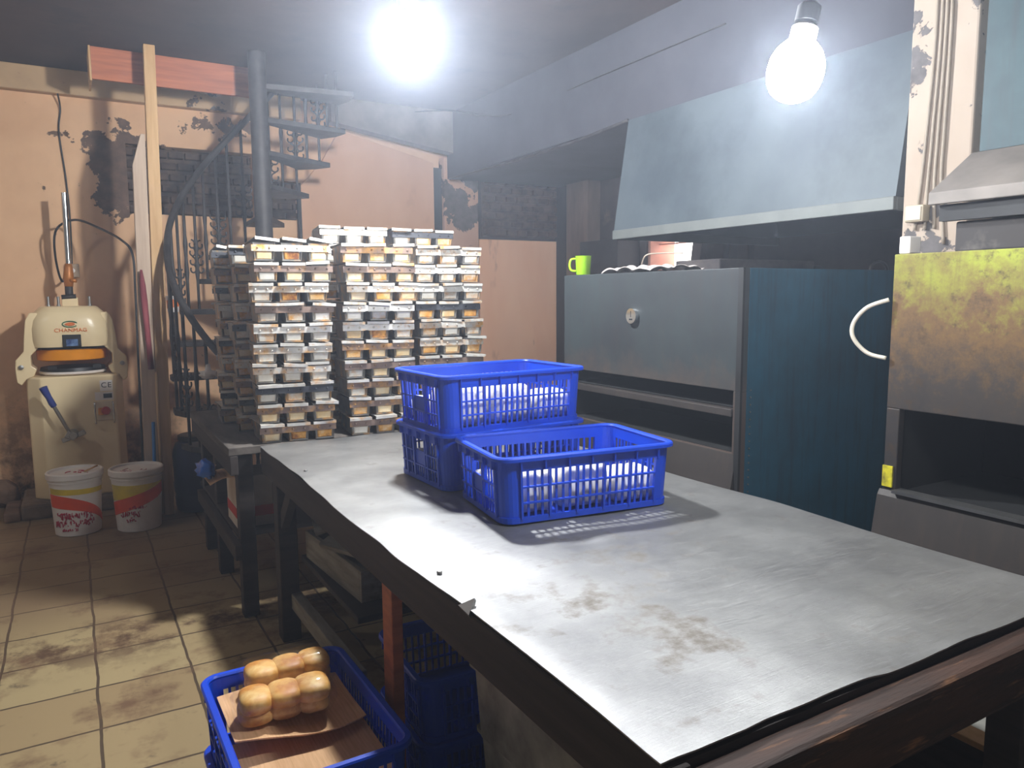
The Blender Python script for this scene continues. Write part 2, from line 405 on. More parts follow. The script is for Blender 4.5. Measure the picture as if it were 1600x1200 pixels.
MT['oven_teal'] = oven_mat('worn_teal_paint', srgb(26, 90, 116), srgb(26, 68, 86), srgb(28, 38, 46))
MT['furnace'] = oven_mat('rusted_lime_paint', srgb(158, 170, 48), srgb(124, 120, 52), srgb(84, 68, 44),
    zc=[(1.66, 1.42, srgb(106, 80, 50)), (1.40, 1.2, srgb(62, 55, 51)), (1.16, 1.0, srgb(52, 48, 48))], mott=1.0, spots=srgb(70, 54, 38))
MT['panel_low'] = oven_mat('scorched_lower_panel', srgb(66, 60, 58), srgb(50, 46, 45), srgb(78, 68, 62))
MT['peachwall'] = peel('flaking_peach_wall', srgb(228, 184, 144), srgb(88, 68, 56),
    [(.40,6.55,2.64,.42,.24),(.34,6.55,2.35,.30,.30),(.36,6.55,2.18,.26,.24),(1.0,6.55,2.82,.6,.16),(1.4,6.55,2.9,.35,.16),(-.05,6.55,2.72,.25,.12),(.1,6.55,2.1,.12,.08),(-.15,6.55,2.3,.13,.2),(.0,6.55,2.55,.3,.08)],
    paint2=srgb(206, 160, 122), dirt=1.0)
MT['peelcol'] = peel('flaking_pillar', srgb(206, 168, 144), srgb(82, 74, 72), [(3.2,6.5,2.5,.6,.22),(3.2,6.5,2.2,.4,.22)], paint2=srgb(188,146,122))
MT['whitepillar'] = peel('flaking_white_pillar', srgb(188, 172, 158), srgb(88, 84, 84), [(2.88,1.6,2.6,.3,.1),(2.88,1.85,2.4,.2,.12),(2.88,1.64,2.3,.15,.1),(2.88,1.75,1.75,.25,.16),(2.88,1.85,2.1,.15,.08)], paint2=srgb(172,154,138), scale=8, base=.05)
MT['beamwall'] = peel('flaking_beam', srgb(198, 164, 126), srgb(80, 66, 60), [(1.1,6.45,3.0,.4,.14),(.9,6.45,3.0,.2,.1)], paint2=srgb(170,140,106))

# ------------------------------------------------------------------ room shell
CEIL = 3.13
WY = 6.55      # back wall
WX = 4.4       # wall with the window
bm = B(); box(bm, -4, 5.2, -1.5, 7.4, -0.2, 0.0); structure(build('floor', bm, MT['floor']))
bm = B(); box(bm, -2.2, 5.2, -1.5, 7.4, CEIL, CEIL+0.2); structure(build('ceiling', bm, MT['ceiling']))
# back wall with two recesses of open brickwork
bm = B()
def wallpiece(x0, x1, z0, z1): box(bm, x0, x1, WY, WY+0.4, z0, z1)
wallpiece(-3.2, .43, 0, CEIL); wallpiece(.43, 1.72, 0, 2.14); wallpiece(.43, 1.50, 2.66, CEIL)
wallpiece(1.50, 1.72, 2.46, CEIL); wallpiece(1.36, 1.50, 2.14, 2.66); wallpiece(1.72, 5.0, 0, CEIL)
structure(build('wall_back', bm, MT['peachwall']))
def brick_panel(name, x0, x1, z0, z1, y):
    bm = B(); box(bm, x0, x1, y+.07, y+.12, z0, z1); rows = max(2, int((z1-z0)/.075)); k = 0
    for i in range(rows):
        z = z0 + (i+.5)*(z1-z0)/rows; x = x0 - (.06 if i % 2 else 0)
        while x < x1:
            a = max(x+.006, x0+.002); b = min(x+.114, x1-.002)
            if b-a > .02: box(bm, a, b, y + .01 + .015*random.random(), y+.075, z-.028, z+.026 - .004*random.random())
            x += .12
    return structure(build(name, bm, MT['brick'], bevel=.006))
brick_panel('wall_back_brickwork', .43, 1.36, 2.14, 2.66, WY+.06)
brick_panel('wall_back_brickwork', 1.50, 1.72, 2.14, 2.46, WY+.02)
bm = B(); box(bm, -3.2, 1.75, WY-.09, WY-.001, 2.955, CEIL-.001); structure(build('trim_1', bm, MT['beamwall'], bevel=.008))
# sooty corner bay beyond the tan partition
bm = B(); box(bm, 3.385, WX-.001, WY-.03, WY-.001, 2.035, CEIL-.001); structure(build('wall_back_soot_bay', bm, MT['sootwall']))
brick_panel('wall_back_brickwork', 3.46, 4.30, 2.06, 2.62, WY-.12)
bm = B(); box(bm, 3.385, WX-.001, WY-.04, WY-.001, 0, 2.035); structure(build('wall_back_salmon_dado', bm, MT['salmon'], bevel=.01))
bm = B(); box(bm, 3.03, 3.385, WY-.12, WY-.001, 0, 2.76); structure(build('trim_2', bm, MT['peelcol'], bevel=.01))
# sloping soffit over the tan partition
bm = B(); prism(bm, [(1.95,2.93),(3.40,2.72),(3.40,CEIL-.001),(1.95,CEIL-.001)], WY-.26, WY-.125, 'XZ'); structure(build('trim_3', bm, simple('grey_soffit', srgb(120,108,102), .9, c2=srgb(92,84,82), scale=3)))
# wall with the window, over the ovens
bm = B()
def wp(y0, y1, z0, z1): box(bm, WX, WX+.4, y0, y1, z0, z1)
wp(5.20, 6.55, 0, CEIL); wp(4.59, 5.20, 0, 1.70); wp(4.59, 5.20, 2.02, CEIL); wp(-1.5, 4.59, 0, CEIL)
structure(build('wall_right', bm, MT['sootwall']))
bm = B()
for (y0, y1, z0, z1) in ((4.59,5.20,1.70,1.735),(4.59,5.20,1.985,2.02),(4.59,4.62,1.735,1.985),(5.17,5.20,1.735,1.985)): box(bm, WX+.02, WX+.30, y0, y1, z0, z1)
for i in range(2): box(bm, WX+.12, WX+.16, 4.62, 5.17, 1.925+.034*i, 1.935+.034*i)
structure(build('window_1', bm, simple('pink_reveal', srgb(190,140,124), .8)))
bm = B(); box(bm, WX+.30, WX+.31, 4.59, 5.20, 1.735, 1.985)
o = build('window_1_sky', bm, emit('bright_daylight', (1,.98,.95), 6.0)); structure(o)
# pillar in the dark corner, wall post, bulkhead
bm = B(); box(bm, WX-.16, WX-.001, 5.87, 6.22, 0, 2.62); structure(build('trim_4', bm, simple('brown_pillar', srgb(122,100,88), .9, c2=srgb(84,68,60), scale=4, stretch=(1,1,.3), bmp=.2), bevel=.01))
bm = B(); box(bm, WX-.12, WX-.001, 6.28, 6.46, 0, 2.72); structure(build('trim_5', bm, MT['soot'], bevel=.01))
bm = B(); box(bm, 3.06, WX-.001, -1.0, WY-.13, 2.56, CEIL-.001); structure(build('trim_6', bm, simple('grey_bulkhead', srgb(72,72,80), .85, c2=srgb(54,54,62), scale=1.5)))
bm = B(); box(bm, 2.88, 3.055, 1.60, 1.855, 0, CEIL-.001); structure(build('trim_7', bm, MT['whitepillar'], bevel=.008))

# ------------------------------------------------------------------ hanging bulbs (the two lamps that light the room)
def hanging_bulb(loc, label, strength, cord_top, tilt, size=1.0):
    t = thing('hanging_bulb', label, 'light bulb', loc, group='hanging bulbs', rot=tilt)
    bm = B(); lathe(bm, [(.001,-.080),(.03,-.076),(.054,-.060),(.068,-.034),(.073,-.005),(.070,.025),(.058,.052),(.042,.070),(.03,.078)], 20)
    build('glass', bm, emit('lit_bulb_glass', (.93,.97,1.0), strength), t, smooth=True)
    bm = B(); lathe(bm, [(.03,.076),(.034,.085),(.034,.110),(.022,.12)], 20); build('cap', bm, MT['white'], t, smooth=True, auto=40)
    bm = B(); lathe(bm, [(.022,.118),(.03,.125),(.03,.165),(.012,.18)], 16); build('socket', bm, MT['black'], t, smooth=True, auto=40)
    t.scale = (size, size, size)
    inv = Euler(tilt).to_matrix().inverted()
    end = inv @ (Vector(cord_top) - Vector(loc)) / size
    bm = B(); mid = (Vector((0,0,.175))*.5 + end*.5) + Vector((.01,.0,-.02)); tube(bm, spline([(0,0,.175), mid, end], 8), .004, 6); build('cord', bm, MT['whitecable'], t, smooth=True)
    return t
hanging_bulb((1.26, 2.98, 2.53), 'lit hanging bulb over the far end of the metal table', BULB_A, (1.27, 3.0, CEIL), (R(-4), R(-6), 0))
hanging_bulb((1.44, 1.200, 1.995), 'larger lit bulb hanging over the table in front of the oven hood', BULB_B, (1.56, 1.25, CEIL), (R(5), R(10), 0), .85)
hanging_bulb((-1.5, 4.7, 2.62), 'lit hanging bulb on the left side of the room near the machine', BULB_C, (-1.5, 4.7, CEIL), (0, 0, 0))

# ------------------------------------------------------------------ metal-topped work table
TX0, TX1, TY0, TY1, TZ = .69, 1.91, .762, 3.465, .83
t = thing('work_table', 'long wooden work table with a scratched sheet metal top', 'table', (1.3, 2.1, 0))
OX, OY = 1.3, 2.1
def tloc(bm):
    for v in bm.verts: v.co.x -= OX; v.co.y -= OY
    return bm
random.seed(3)
wob = [random.uniform(-1,1) for _ in range(200)]
def edge_w(u, k): 
    i = int(u*16); f = u*16-i; f = f*f*(3-2*f); return (wob[(i+k) % 200]*(1-f)+wob[(i+1+k) % 200]*f)
def sheet_pt(u, v):
    x = TX0 + (TX1-TX0)*u; y = TY0+(TY1-TY0)*v; z = TZ
    el = max(0, 1-u/.03); er = max(0, 1-(1-u)/.03); en = max(0, 1-v/.015); ef = max(0, 1-(1-v)/.015)
    x += el*(.005*edge_w(v,0) + .006*math.sin(v*9)) - er*.004*edge_w(v,50); y += en*(.003*edge_w(u,90) + .004*math.sin(u*5+1))
    z += .0022*math.sin(u*7+v*3)*math.sin(v*19+u*2) + .0012*math.sin(u*23+v*11)
    z += el*(.003*edge_w(v,120)-.002) + en*(.002*edge_w(u,150)+.0015*math.sin(u*11))
    for (dx, dy, r, a) in ((1.17,1.62,.09,-.006),(1.0,1.42,.12,.003),(.86,2.1,.12,.004),(1.45,1.0,.10,.004),(.78,2.75,.1,.004),(1.6,1.35,.16,-.003),(1.02,2.9,.2,.003)):
        d = math.hypot(x-dx, y-dy)/r
        if d < 1: z += a*(1-d*d)**2
    return (x, y, z)
bm = B(); grid(bm, 80, 150, sheet_pt)
r = bmesh.ops.extrude_face_region(bm, geom=bm.faces[:])
for g in r['geom']:
    if isinstance(g, bmesh.types.BMVert): g.co.z -= .003
build('metal_sheet', tloc(bm), MT['sheet'], t, smooth=True, auto=50, label='scratched grey sheet metal top with dough stains')
bm = B(); box(bm, TX0+.006, TX1-.006, TY0+.0, TY1-.004, TZ-.035, TZ-.0085); build('wooden_top', tloc(bm), MT['dark_wood'], t)
bm = B(); box(bm, TX0+.004, TX0+.045, TY0-.01, TY1-.002, TZ-.125, TZ-.010); build('apron', tloc(bm), MT['dark_wood'], t, bevel=.004)
bm = B(); box(bm, TX1-.045, TX1-.004, TY0-.01, TY1-.002, TZ-.125, TZ-.010); build('apron', tloc(bm), MT['dark_wood'], t, bevel=.004)
bm = B(); box(bm, TX0+.02, TX1+.08, TY0-.062, TY0-.001, TZ-.128, TZ-.018); build('end_beam', tloc(bm), MT['brown_wood'], t, bevel=.012, label='worn brown end beam dusted with flour')
bm = B(); box(bm, TX0+.05, TX1-.05, TY1-.05, TY1-.005, TZ-.125, TZ-.036); build('apron', tloc(bm), MT['dark_wood'], t, bevel=.004)
for (x, y) in ((TX0+.01, 3.20), (TX1-.09, 3.20), (TX0+.05, .80), (TX1-.12, .80), (TX1-.09, 1.93)):
    bm = B(); box(bm, x, x+.08, y, y+.08, 0.001, TZ-.036); build('leg', tloc(bm), MT['dark_wood'], t, bevel=.004)
bm = B(); box(bm, TX0+.022, TX0+.055, 1.90, 1.975, 0.001, TZ-.12); build('leg', tloc(bm), MT['brown_wood'] if False else MT['orange_wood'], t, bevel=.003, label='slim orange-brown middle leg')
bm = B(); beam(bm, (TX0+.04, 3.22, .53), (TX0+.03, 2.98, .74), .035, .06); build('brace', tloc(bm), MT['dark_wood'], t, bevel=.003)
bm = B(); beam(bm, (TX0+.075, 3.42, .175), (TX0+.075, 2.35, .20), .045, .07); build('stretcher', tloc(bm), MT['grey_wood'], t, bevel=.004)
bm = B(); box(bm, TX0+.1, TX1-.1, 2.44, 3.19, .36, .385); build('shelf', tloc(bm), MT['dark_wood'], t, bevel=.003)
for (x, y) in ((.728,1.61),(.735,2.85)):
    bm = B(); lathe(bm, [(.007,-.002),(.007,.002),(.004,.0038),(.001,.004)], 12, (x, y, TZ+.003)); build('rivet', tloc(bm), MT['steel'], t, smooth=True)
# torn corner of the sheet standing up at the edge
bm = B(); vs = [bm.verts.new(p) for p in ((.688,1.375,.822),(.690,1.43,.824),(.715,1.40,.845),(.70,1.385,.80),(.702,1.42,.802),(.72,1.402,.838))]
for f in ((0,1,2),(3,5,4),(0,3,4,1),(1,4,5,2),(2,5,3,0)): bm.faces.new([vs[i] for i in f])
build('bent_flap', tloc(bm), MT['steel'], t)

# ------------------------------------------------------------------ slotted plastic crates
CW, CD, CH = .62, .42, .20
def crate_parts(root, mat, CW=CW, CD=CD, CH=CH):
    tz = lambda z: 1.0 - .035*(1 - z/CH)      # walls lean in towards the base
    rad = .045
    def taper(bm):
        for v in bm.verts:
            k = tz(v.co.z); v.co.x *= k; v.co.y *= k
        return bm
    W, D = CW-.03, CD-.03                       # wall outline under the rim
    bm = B()                                    # body: corners, bands and slotted sides
    def band(z0, z1, th=.004, grow=0.0):
        a = rrect(W+grow, D+grow, rad, 5, z0); b = rrect(W+grow, D+grow, rad, 5, z1)
        c = rrect(W-2*th, D-2*th, rad-th, 5, z1); d = rrect(W-2*th, D-2*th, rad-th, 5, z0)
        ring_loft(bm, [a, b, c, d], closed=True)
    band(.0, .018, .005, .006); band(.155, CH-.012, .004)
    for qx, qy, a0 in ((1,1,0),(-1,1,90),(-1,-1,180),(1,-1,270)):   # corner columns
        arc = []
        for k in range(7):
            a = R(a0+90*k/6); arc.append((qx*(W/2-rad)+rad*math.cos(a), qy*(D/2-rad)+rad*math.sin(a)))
        inn = []
        for k in range(7):
            a = R(a0+90*k/6); inn.append((qx*(W/2-rad)+(rad-.004)*math.cos(a), qy*(D/2-rad)+(rad-.004)*math.sin(a)))
        # short flat continuation on the long side
        e = .018
        if qx*qy > 0: arc.append((arc[-1][0]-qx*e, arc[-1][1])); inn.append((inn[-1][0]-qx*e, inn[-1][1]))
        else: arc.insert(0, (arc[0][0]-qx*e, arc[0][1])); inn.insert(0, (inn[0][0]-qx*e, inn[0][1]))
        poly = arc + inn[::-1]
        prism(bm, poly, .01, .16)
    def side(L, axis, s, n, thick_every, hole=None):
        half = L/2 - rad - .016 if axis == 'X' else L/2 - rad
        off = (D/2 if axis == 'X' else W/2)
        def bx(u0, u1, o0, o1, z0, z1):
            a, b = sorted((s*(off-o0), s*(off-o1)))
            if axis == 'X': box(bm, u0, u1, a, b, z0, z1)
            else: box(bm, a, b, u0, u1, z0, z1)
        step = 2*half/n
        for i in range(n+1):
            u = -half + i*step
            if hole and abs(u) < hole: continue
            if i % thick_every == 0: bx(u-.0035, u+.0035, -.007, .005, .012, .158)
            else: bx(u-.0038, u+.0038, .0005, .0045, .016, .158)
        for z in (.060, .108):
            if hole:
                bx(-half, -hole, -.006, .0045, z-.0025, z+.0025); bx(hole, half, -.006, .0045, z-.0025, z+.0025)
            else: bx(-half, half, -.006, .0045, z-.0025, z+.0025)
        if hole:
            bx(-hole, hole, 0, .005, .060, .112)
            bx(-hole, hole, -.004, .005, .056, .062)
            for i in range(5):
                u = -hole + (i+.5)*2*hole/5; bx(u-.004, u+.004, .0005, .0045, .016, .058)
            bx(-hole-.004, -hole+.004, -.006, .006, .016, .158); bx(hole-.004, hole+.004, -.006, .006, .016, .158)
    side(W, 'X', -1, 20, 4); side(W, 'X', 1, 20, 4)
    side(D, 'Y', -1, 14, 4, .045); side(D, 'Y', 1, 14, 4, .045)
    for s in (-1, 1):                          # webs under the rim
        for i in range(7):
            u = -(W/2-.06) + i*(W-.12)/6
            a, b = sorted((s*D/2, s*(D/2+.012))); box(bm, u-.002, u+.002, a, b, .158, CH-.004)
        for i in range(5):
            u = -(D/2-.05) + i*(D-.10)/4
            a, b = sorted((s*W/2, s*(W/2+.012))); box(bm, a, b, u-.002, u+.002, .158, CH-.004)
    build('body', taper(bm), mat, root)
    bm = B()                                    # rolled rim
    prof = [(.0, CH-.013), (.0, CH-.004), (-.004, CH), (-.018, CH), (-.022, CH-.005), (-.019, CH-.012), (-.006, CH-.010), (-.004, CH-.013)]
    rings = [rrect(CW+2*a, CD+2*a, .055+a, 6, z) for a, z in prof]
    ring_loft(bm, rings, closed=True); build('rim', bm, mat, root, smooth=True, auto=35)
    bm = B()
    ring_loft(bm, [rrect(W*tz(0)-.004, D*tz(0)-.004, rad-.004, 5, 0.0), rrect(W*tz(0)-.004, D*tz(0)-.004, rad-.004, 5, .006)])
    build('base', bm, mat, root)
    return root
crate0 = thing('plastic_crate', 'blue slotted crate of bread at the front, alone on the metal table', 'crate', (1.345, 1.995, TZ+.005), R(-7), 'blue crates on the table')
crate_parts(crate0, MT['blue'])
dup(crate0, (1.335, 2.465, TZ+.005), R(2), 'blue slotted crate under another crate on the metal table', 'blue crates on the table')
dup(crate0, (1.335, 2.465, TZ+.005+CH-.002), R(2.6), 'blue slotted bread crate on top of another crate on the table', 'blue crates on the table')

# bagged loaves in the crates
def loaf_bm(w, d, h, seed=0, n=3):
    """a soft pull-apart loaf: n lumps fused along its length"""
    bm = B(); rr = random.Random(seed)
    NU, NV = 12*n, 14; rings = []
    for i in range(NU+1):
        t_ = i/NU; x = -w/2 + w*t_
        ph = (t_*n) % 1.0; lump = (math.sin(PI*ph))**.45 if 0 < ph < 1 else 0.0
        endf = min(1, (min(t_, 1-t_)*n*2.2+.02))**.5
        k = (.86 + .14*lump)*max(.12, endf)
        ring = []
        for j in range(NV):
            a = 2*PI*j/NV; ca, sa = math.cos(a), math.sin(a)
            y = d/2*k*math.copysign(abs(ca)**.6, ca); z = h/2 + h/2*(k if sa > 0 else min(1, k+.05))*math.copysign(abs(sa)**.6, sa)
            ring.append((x, y, z))
        rings.append(ring)
    ring_loft(bm, rings); return bm
loaf0 = thing('bagged_loaf', 'x', 'bread', (0,0,0), group='bagged loaves in the table crates')
build('loaf', loaf_bm(.185, .165, .135), MT['loafwhite'], loaf0, smooth=True)
b_ = loaf_bm(.187, .169, .139)
for v in b_.verts: v.co.z -= .001
build('bag', b_, MT['film'], loaf0, smooth=True)
cr_specs = [((1.345,1.995), R(-7), TZ+.013, 'front crate on the table', [(-.18,-.085),(.008,-.085),(.187,-.085),(-.18,.09),(.008,.09)]),
            ((1.335,2.465), R(2.6), TZ+.013+CH, 'topmost table crate', [(-.18,-.085),(.008,-.085),(.187,-.085),(-.18,.09),(.008,.09)]),
            ((1.335,2.465), R(2), TZ+.013, 'lower table crate', [(-.178,-.085),(-.178,.088)])]
wname = {(-1,-1): 'left front corner', (0,-1): 'middle front', (1,-1): 'right front corner', (-1,1): 'left back corner', (0,1): 'middle back'}
first = True
for (c, rz, z, nm, spots) in cr_specs:
    for (dx, dy) in spots:
        key = (0 if abs(dx) < .05 else (1 if dx > 0 else -1), 1 if dy > 0 else -1)
        x = c[0] + dx*math.cos(rz) - dy*math.sin(rz); y = c[1] + dx*math.sin(rz) + dy*math.cos(rz)
        lab = 'pale bagged loaf in the %s of the %s' % (wname[key], nm)
        if first: o = loaf0; o.location = (x, y, z); o.rotation_euler = (0,0,rz); o['label'] = lab; first = False
        else: o = dup(loaf0, (x, y, z), rz + random.uniform(-.012,.012), lab)
        o.scale = (.93, 1, .76) if dx > .1 else ((1, 1, random.uniform(.96, 1.06)) if dy < 0 else (1, .9, .66))

# ------------------------------------------------------------------ bench of bread pans behind the table
t = thing('low_bench', 'dark wooden bench behind the table, loaded with bread pans', 'bench', (1.3, 4.2, 0))
OX, OY = 1.3, 4.2
bm = B(); box(bm, .56, 2.05, 3.49, 4.75, TZ-.04, TZ-.002); build('bench_top', tloc(bm), MT['bench_wood'], t, bevel=.004)
bm = B(); box(bm, .565, .60, 3.49, 4.75, TZ-.13, TZ-.041); build('apron', tloc(bm), MT['dark_wood'], t, bevel=.004)
for (x, y) in ((.605,3.55),(.605,4.2),(1.92,3.55),(1.92,4.66),(.605,4.66)):
    bm = B(); box(bm, x, x+.07, y, y+.07, .001, TZ-.041); build('leg', tloc(bm), MT['dark_wood'], t, bevel=.004)
bm = B(); box(bm, .57, .604, 3.5, 4.7, .30, .37); build('rail', tloc(bm), MT['dark_wood'], t, bevel=.004)
bm = B(); box(bm, .604, 1.9, 3.62, 4.66, .37, .395); build('shelf', tloc(bm), MT['dark_wood'], t, bevel=.003)

# strapped set of three lidded loaf pans
PW, PL, PH, PITCH = .098, .265, .080, .121
def pan_bm():
    bm = B(); w0, w1, l0, l1 = PW*.86, PW, PL*.94, PL
    o = [[(-w0/2,-l0/2,0),(w0/2,-l0/2,0),(w0/2,l0/2,0),(-w0/2,l0/2,0)], [(-w1/2,-l1/2,PH),(w1/2,-l1/2,PH),(w1/2,l1/2,PH),(-w1/2,l1/2,PH)]]
    e = .003
    i1 = [(-w1/2+e,-l1/2+e,PH),(w1/2-e,-l1/2+e,PH),(w1/2-e,l1/2-e,PH),(-w1/2+e,l1/2-e,PH)]
    i0 = [(-w0/2+e,-l0/2+e,e),(w0/2-e,-l0/2+e,e),(w0/2-e,l0/2-e,e),(-w0/2+e,l0/2-e,e)]
    ring_loft(bm, [o[0], o[1], i1, i0])
    # folded seams round the end plates
    for s in (-1, 1):
        def yy(z): return s*(l0/2 + (l1-l0)/2*z/PH + .002)
        for q in (-1, 1):
            beam(bm, (q*(w0/2-.003), yy(0), .002), (q*(w1/2-.003), yy(PH), PH), .004, .006)
        beam(bm, (-w0/2, yy(.002), .003), (w0/2, yy(.002), .003), .005, .006)
    return bm
def endplate_bm():
    bm = B(); w0, w1, l0, l1 = PW*.86, PW, PL*.94, PL
    for s in (-1,):
        def yy(z): return s*(l0/2 + (l1-l0)/2*z/PH)
        z0, z1 = .007, .042; a = w0/2-.010; b = w0/2-.007
        ring = [(-a, yy(z0)+s*.001, z0), (a, yy(z0)+s*.001, z0), (b, yy(z1)+s*.001, z1), (-b, yy(z1)+s*.001, z1)]
        ring2 = [(x*.86, y+s*.003, z0+.004 if k < 2 else z1-.004) for k, (x, y, z) in enumerate(ring)]
        ring_loft(bm, [ring, ring2])
    return bm
def band_bm(style):
    bm = B()
    for s in (-1,):
        y0, y1 = sorted((s*(PL/2-.003), s*(PL/2+.004)))
        if style == 'arched':
            for k in (-1, 0, 1): box(bm, k*PITCH-PW/2-.004, k*PITCH+PW/2+.004, y0, y1, .042, .070)
            for k in (-.5, .5):
                pl = [(k*PITCH-.02, .044), (k*PITCH+.02, .044), (k*PITCH+.016, .062), (k*PITCH+.008, .072), (k*PITCH-.008, .072), (k*PITCH-.016, .062)]
                prism(bm, pl, y0+.001, y1-.001, 'XZ')
        else: box(bm, -PITCH-PW/2-.004, PITCH+PW/2+.004, y0, y1, .042, .070)
        for k in (-1, 0, 1):
            for q in (-.026, .026):
                lathe(bm, [(.0055, 0), (.0055, s*.002), (.003, s*.005), (.0005, s*.0055)], 8, (k*PITCH+q, s*(PL/2+.004), .057), 'Y')
    return bm
def lid_bm(seed):
    rr = random.Random(seed); bm = B()
    def f(u, v):
        z = .0825 + .002*math.sin(u*5+seed)*math.sin(v*4+seed)
        return ((u-.5)*(PW+.006), (v-.5)*(PL+.012), z)
    grid(bm, 4, 6, f)
    r_ = bmesh.ops.extrude_face_region(bm, geom=bm.faces[:])
    for g in r_['geom']:
        if isinstance(g, bmesh.types.BMVert): g.co.z += .0018
    for s in (-1, 1):
        y0, y1 = sorted((s*(PL/2+.0055), s*(PL/2+.012))); box(bm, -PW/2-.004, PW/2+.004, y0, y1, .0715, .0845)
    return bm
pan_me = {}
def mesh_of(bm, mats, smooth=False):
    bmesh.ops.recalc_face_normals(bm, faces=bm.faces)
    me = bpy.data.meshes.new('pan'); bm.to_mesh(me); bm.free()
    for m in mats: me.materials.append(m)
    return me
ME_PAN = mesh_of(pan_bm(), [MT['pan']])
ME_END = {k: mesh_of(endplate_bm(), [MT[k]]) for k in ('plate_clean', 'plate_baked')}
ME_BAND = {(s, k): mesh_of(band_bm(s), [MT[k]]) for s in ('flat', 'arched') for k in ('band_tin', 'band_rust', 'band_dark')}
ME_LID = [mesh_of(lid_bm(i), [MT['band_tin']]) for i in range(4)]
ORD = ['topmost', 'second from the top', 'third from the top', 'fourth from the top', 'fifth from the top', 'sixth from the top', 'seventh from the top', 'eighth from the top', 'ninth from the top', 'tenth from the top', 'eleventh from the top', 'twelfth from the top']
LOOK = {'band_tin': 'bright tin', 'band_rust': 'brown stained', 'band_dark': 'dark banded'}
rp = random.Random(11)
def pan_set(loc, rz, look, plate, style, label, group, messy):
    g = thing('loaf_pan_set', label, 'bread pan', loc, rz, group)
    o = link('strap', ME_BAND[(style, look)], g)
    o = link('strap', ME_BAND[(style, look)], g); o.rotation_euler = (0, 0, PI)
    for k in (-1, 0, 1):
        p = link('loaf_pan', ME_PAN, g); p.location = (k*PITCH, 0, 0)
        me_e = ME_END[plate if rp.random() < .8 else 'plate_clean']
        e = link('end_plate', me_e, p); e = link('end_plate', me_e, p); e.rotation_euler = (0, 0, PI)
        l = link('lid', ME_LID[rp.randrange(4)], p)
        if rp.random() < messy:
            l.rotation_euler = (rp.uniform(-.015,.03), rp.uniform(-.06,.06), rp.uniform(-.07,.07)); l.location = (rp.uniform(-.006,.006), rp.uniform(-.016,.006), .004)
    return g
UH = .0920
def stack(x, y, n, name, looks, rz=R(-6), group='stacked bread pans', top_mess=False, jitter=.012, z0=TZ):
    for i in range(n):           # i = 0 is the lowest
        k = n-1-i
        look, plate, style = looks[k % len(looks)]
        lab = '%s three-loaf pan set, %s, %s' % (LOOK[look], ORD[k], name)
        g = pan_set((x + rp.uniform(-jitter, jitter), y + rp.uniform(-jitter, jitter), z0+.001 + i*UH*(1.02 if n == 11 else 1)), rz + rp.uniform(-.05,.05), look, plate, style, lab, group, .55)
        if k == 0 and top_mess:
            for ch in g.children:
                if ch.name.startswith('loaf_pan'):
                    for l in ch.children:
                        if l.name.startswith('lid'):
                            l.rotation_euler = (R(-3), R(rp.choice((9, 6, 12))), R(rp.uniform(-5,5))); l.location = (.004, 0, .010)
T, Bk = ('band_tin','plate_clean','flat'), ('band_rust','plate_baked','flat')
TB, D_, A_ = ('band_tin','plate_baked','flat'), ('band_dark','plate_clean','flat'), ('band_tin','plate_clean','arched')
AB, DB = ('band_tin','plate_baked','arched'), ('band_dark','plate_baked','flat')
stack(.885, 3.62, 10, 'front left stack', [TB, Bk, TB, Bk, T, T, T, D_, Bk, Bk], top_mess=True)
stack(1.30, 3.60, 10, 'front middle stack', [Bk, Bk, TB, A_, AB, Bk, Bk, Bk, Bk, Bk], jitter=.016)
stack(1.70, 3.66, 10, 'front right stack', [A_, A_, A_, DB, A_, AB, Bk, Bk, Bk, Bk], jitter=.008)
stack(.86, 3.965, 10, 'left second-row stack', [D_, Bk, Bk, T, D_, Bk, T, Bk, D_, Bk], group='bread pans of the back rows', jitter=.012)
stack(.835, 4.295, 10, 'left back-row stack', [D_, Bk, D_, T, Bk, D_, T, Bk, D_, Bk], group='bread pans of the back rows', jitter=.012, top_mess=True)
stack(1.30, 3.97, 11, 'tall stack behind the middle', [T, T, Bk, T, Bk, T, Bk, T, Bk, T, Bk], group='bread pans of the back rows', jitter=.006)
stack(1.70, 3.99, 11, 'tall stack behind the right', [DB, Bk, T, Bk, T, Bk, T, Bk, T, Bk, T], group='bread pans of the back rows', jitter=.006)

# things on and in front of the bench's left end
t = thing('carton', 'white and red carton on the low shelf at the bench end', 'box', (.70, 3.80, .397))
bm = B(); box(bm, -.085, .085, -.12, .12, 0, .25); build('carton_body', bm, MT['box_white'], t, bevel=.002)
bm = B(); box(bm, -.0862, -.085, -.121, .121, .05, .10); box(bm, -.086, .086, -.1212, -.12, .05, .10); build('red_stripe', bm, MT['box_red'], t)
bm = B(); grid(bm, 4, 3, lambda u, v: (-.085-.11*u, -.11+.2*v, .252+.012*math.sin(u*3)-.03*u)); r_ = bmesh.ops.extrude_face_region(bm, geom=bm.faces[:])
for g in r_['geom']:
    if isinstance(g, bmesh.types.BMVert): g.co.z += .003
build('flap', bm, MT['card'], t, label='bent brown cardboard flap')
bm = B(); rr = random.Random(5); bmesh.ops.create_icosphere(bm, subdivisions=3, radius=1.0)
for v in bm.verts:
    d = 1 + .18*math.sin(v.co.x*7+1)*math.sin(v.co.y*6) + .12*math.sin(v.co.z*11+v.co.x*5); v.co = Vector((v.co.x*.042*d, v.co.y*.085*d, max(v.co.z, -.4)*.055*d + .022))
o = build('plastic_bag', bm, MT['bluebag'], None, smooth=True); o.location = (.505, 3.80, .650); tag(o, 'crumpled blue plastic bag on the carton at the bench end', 'bag')

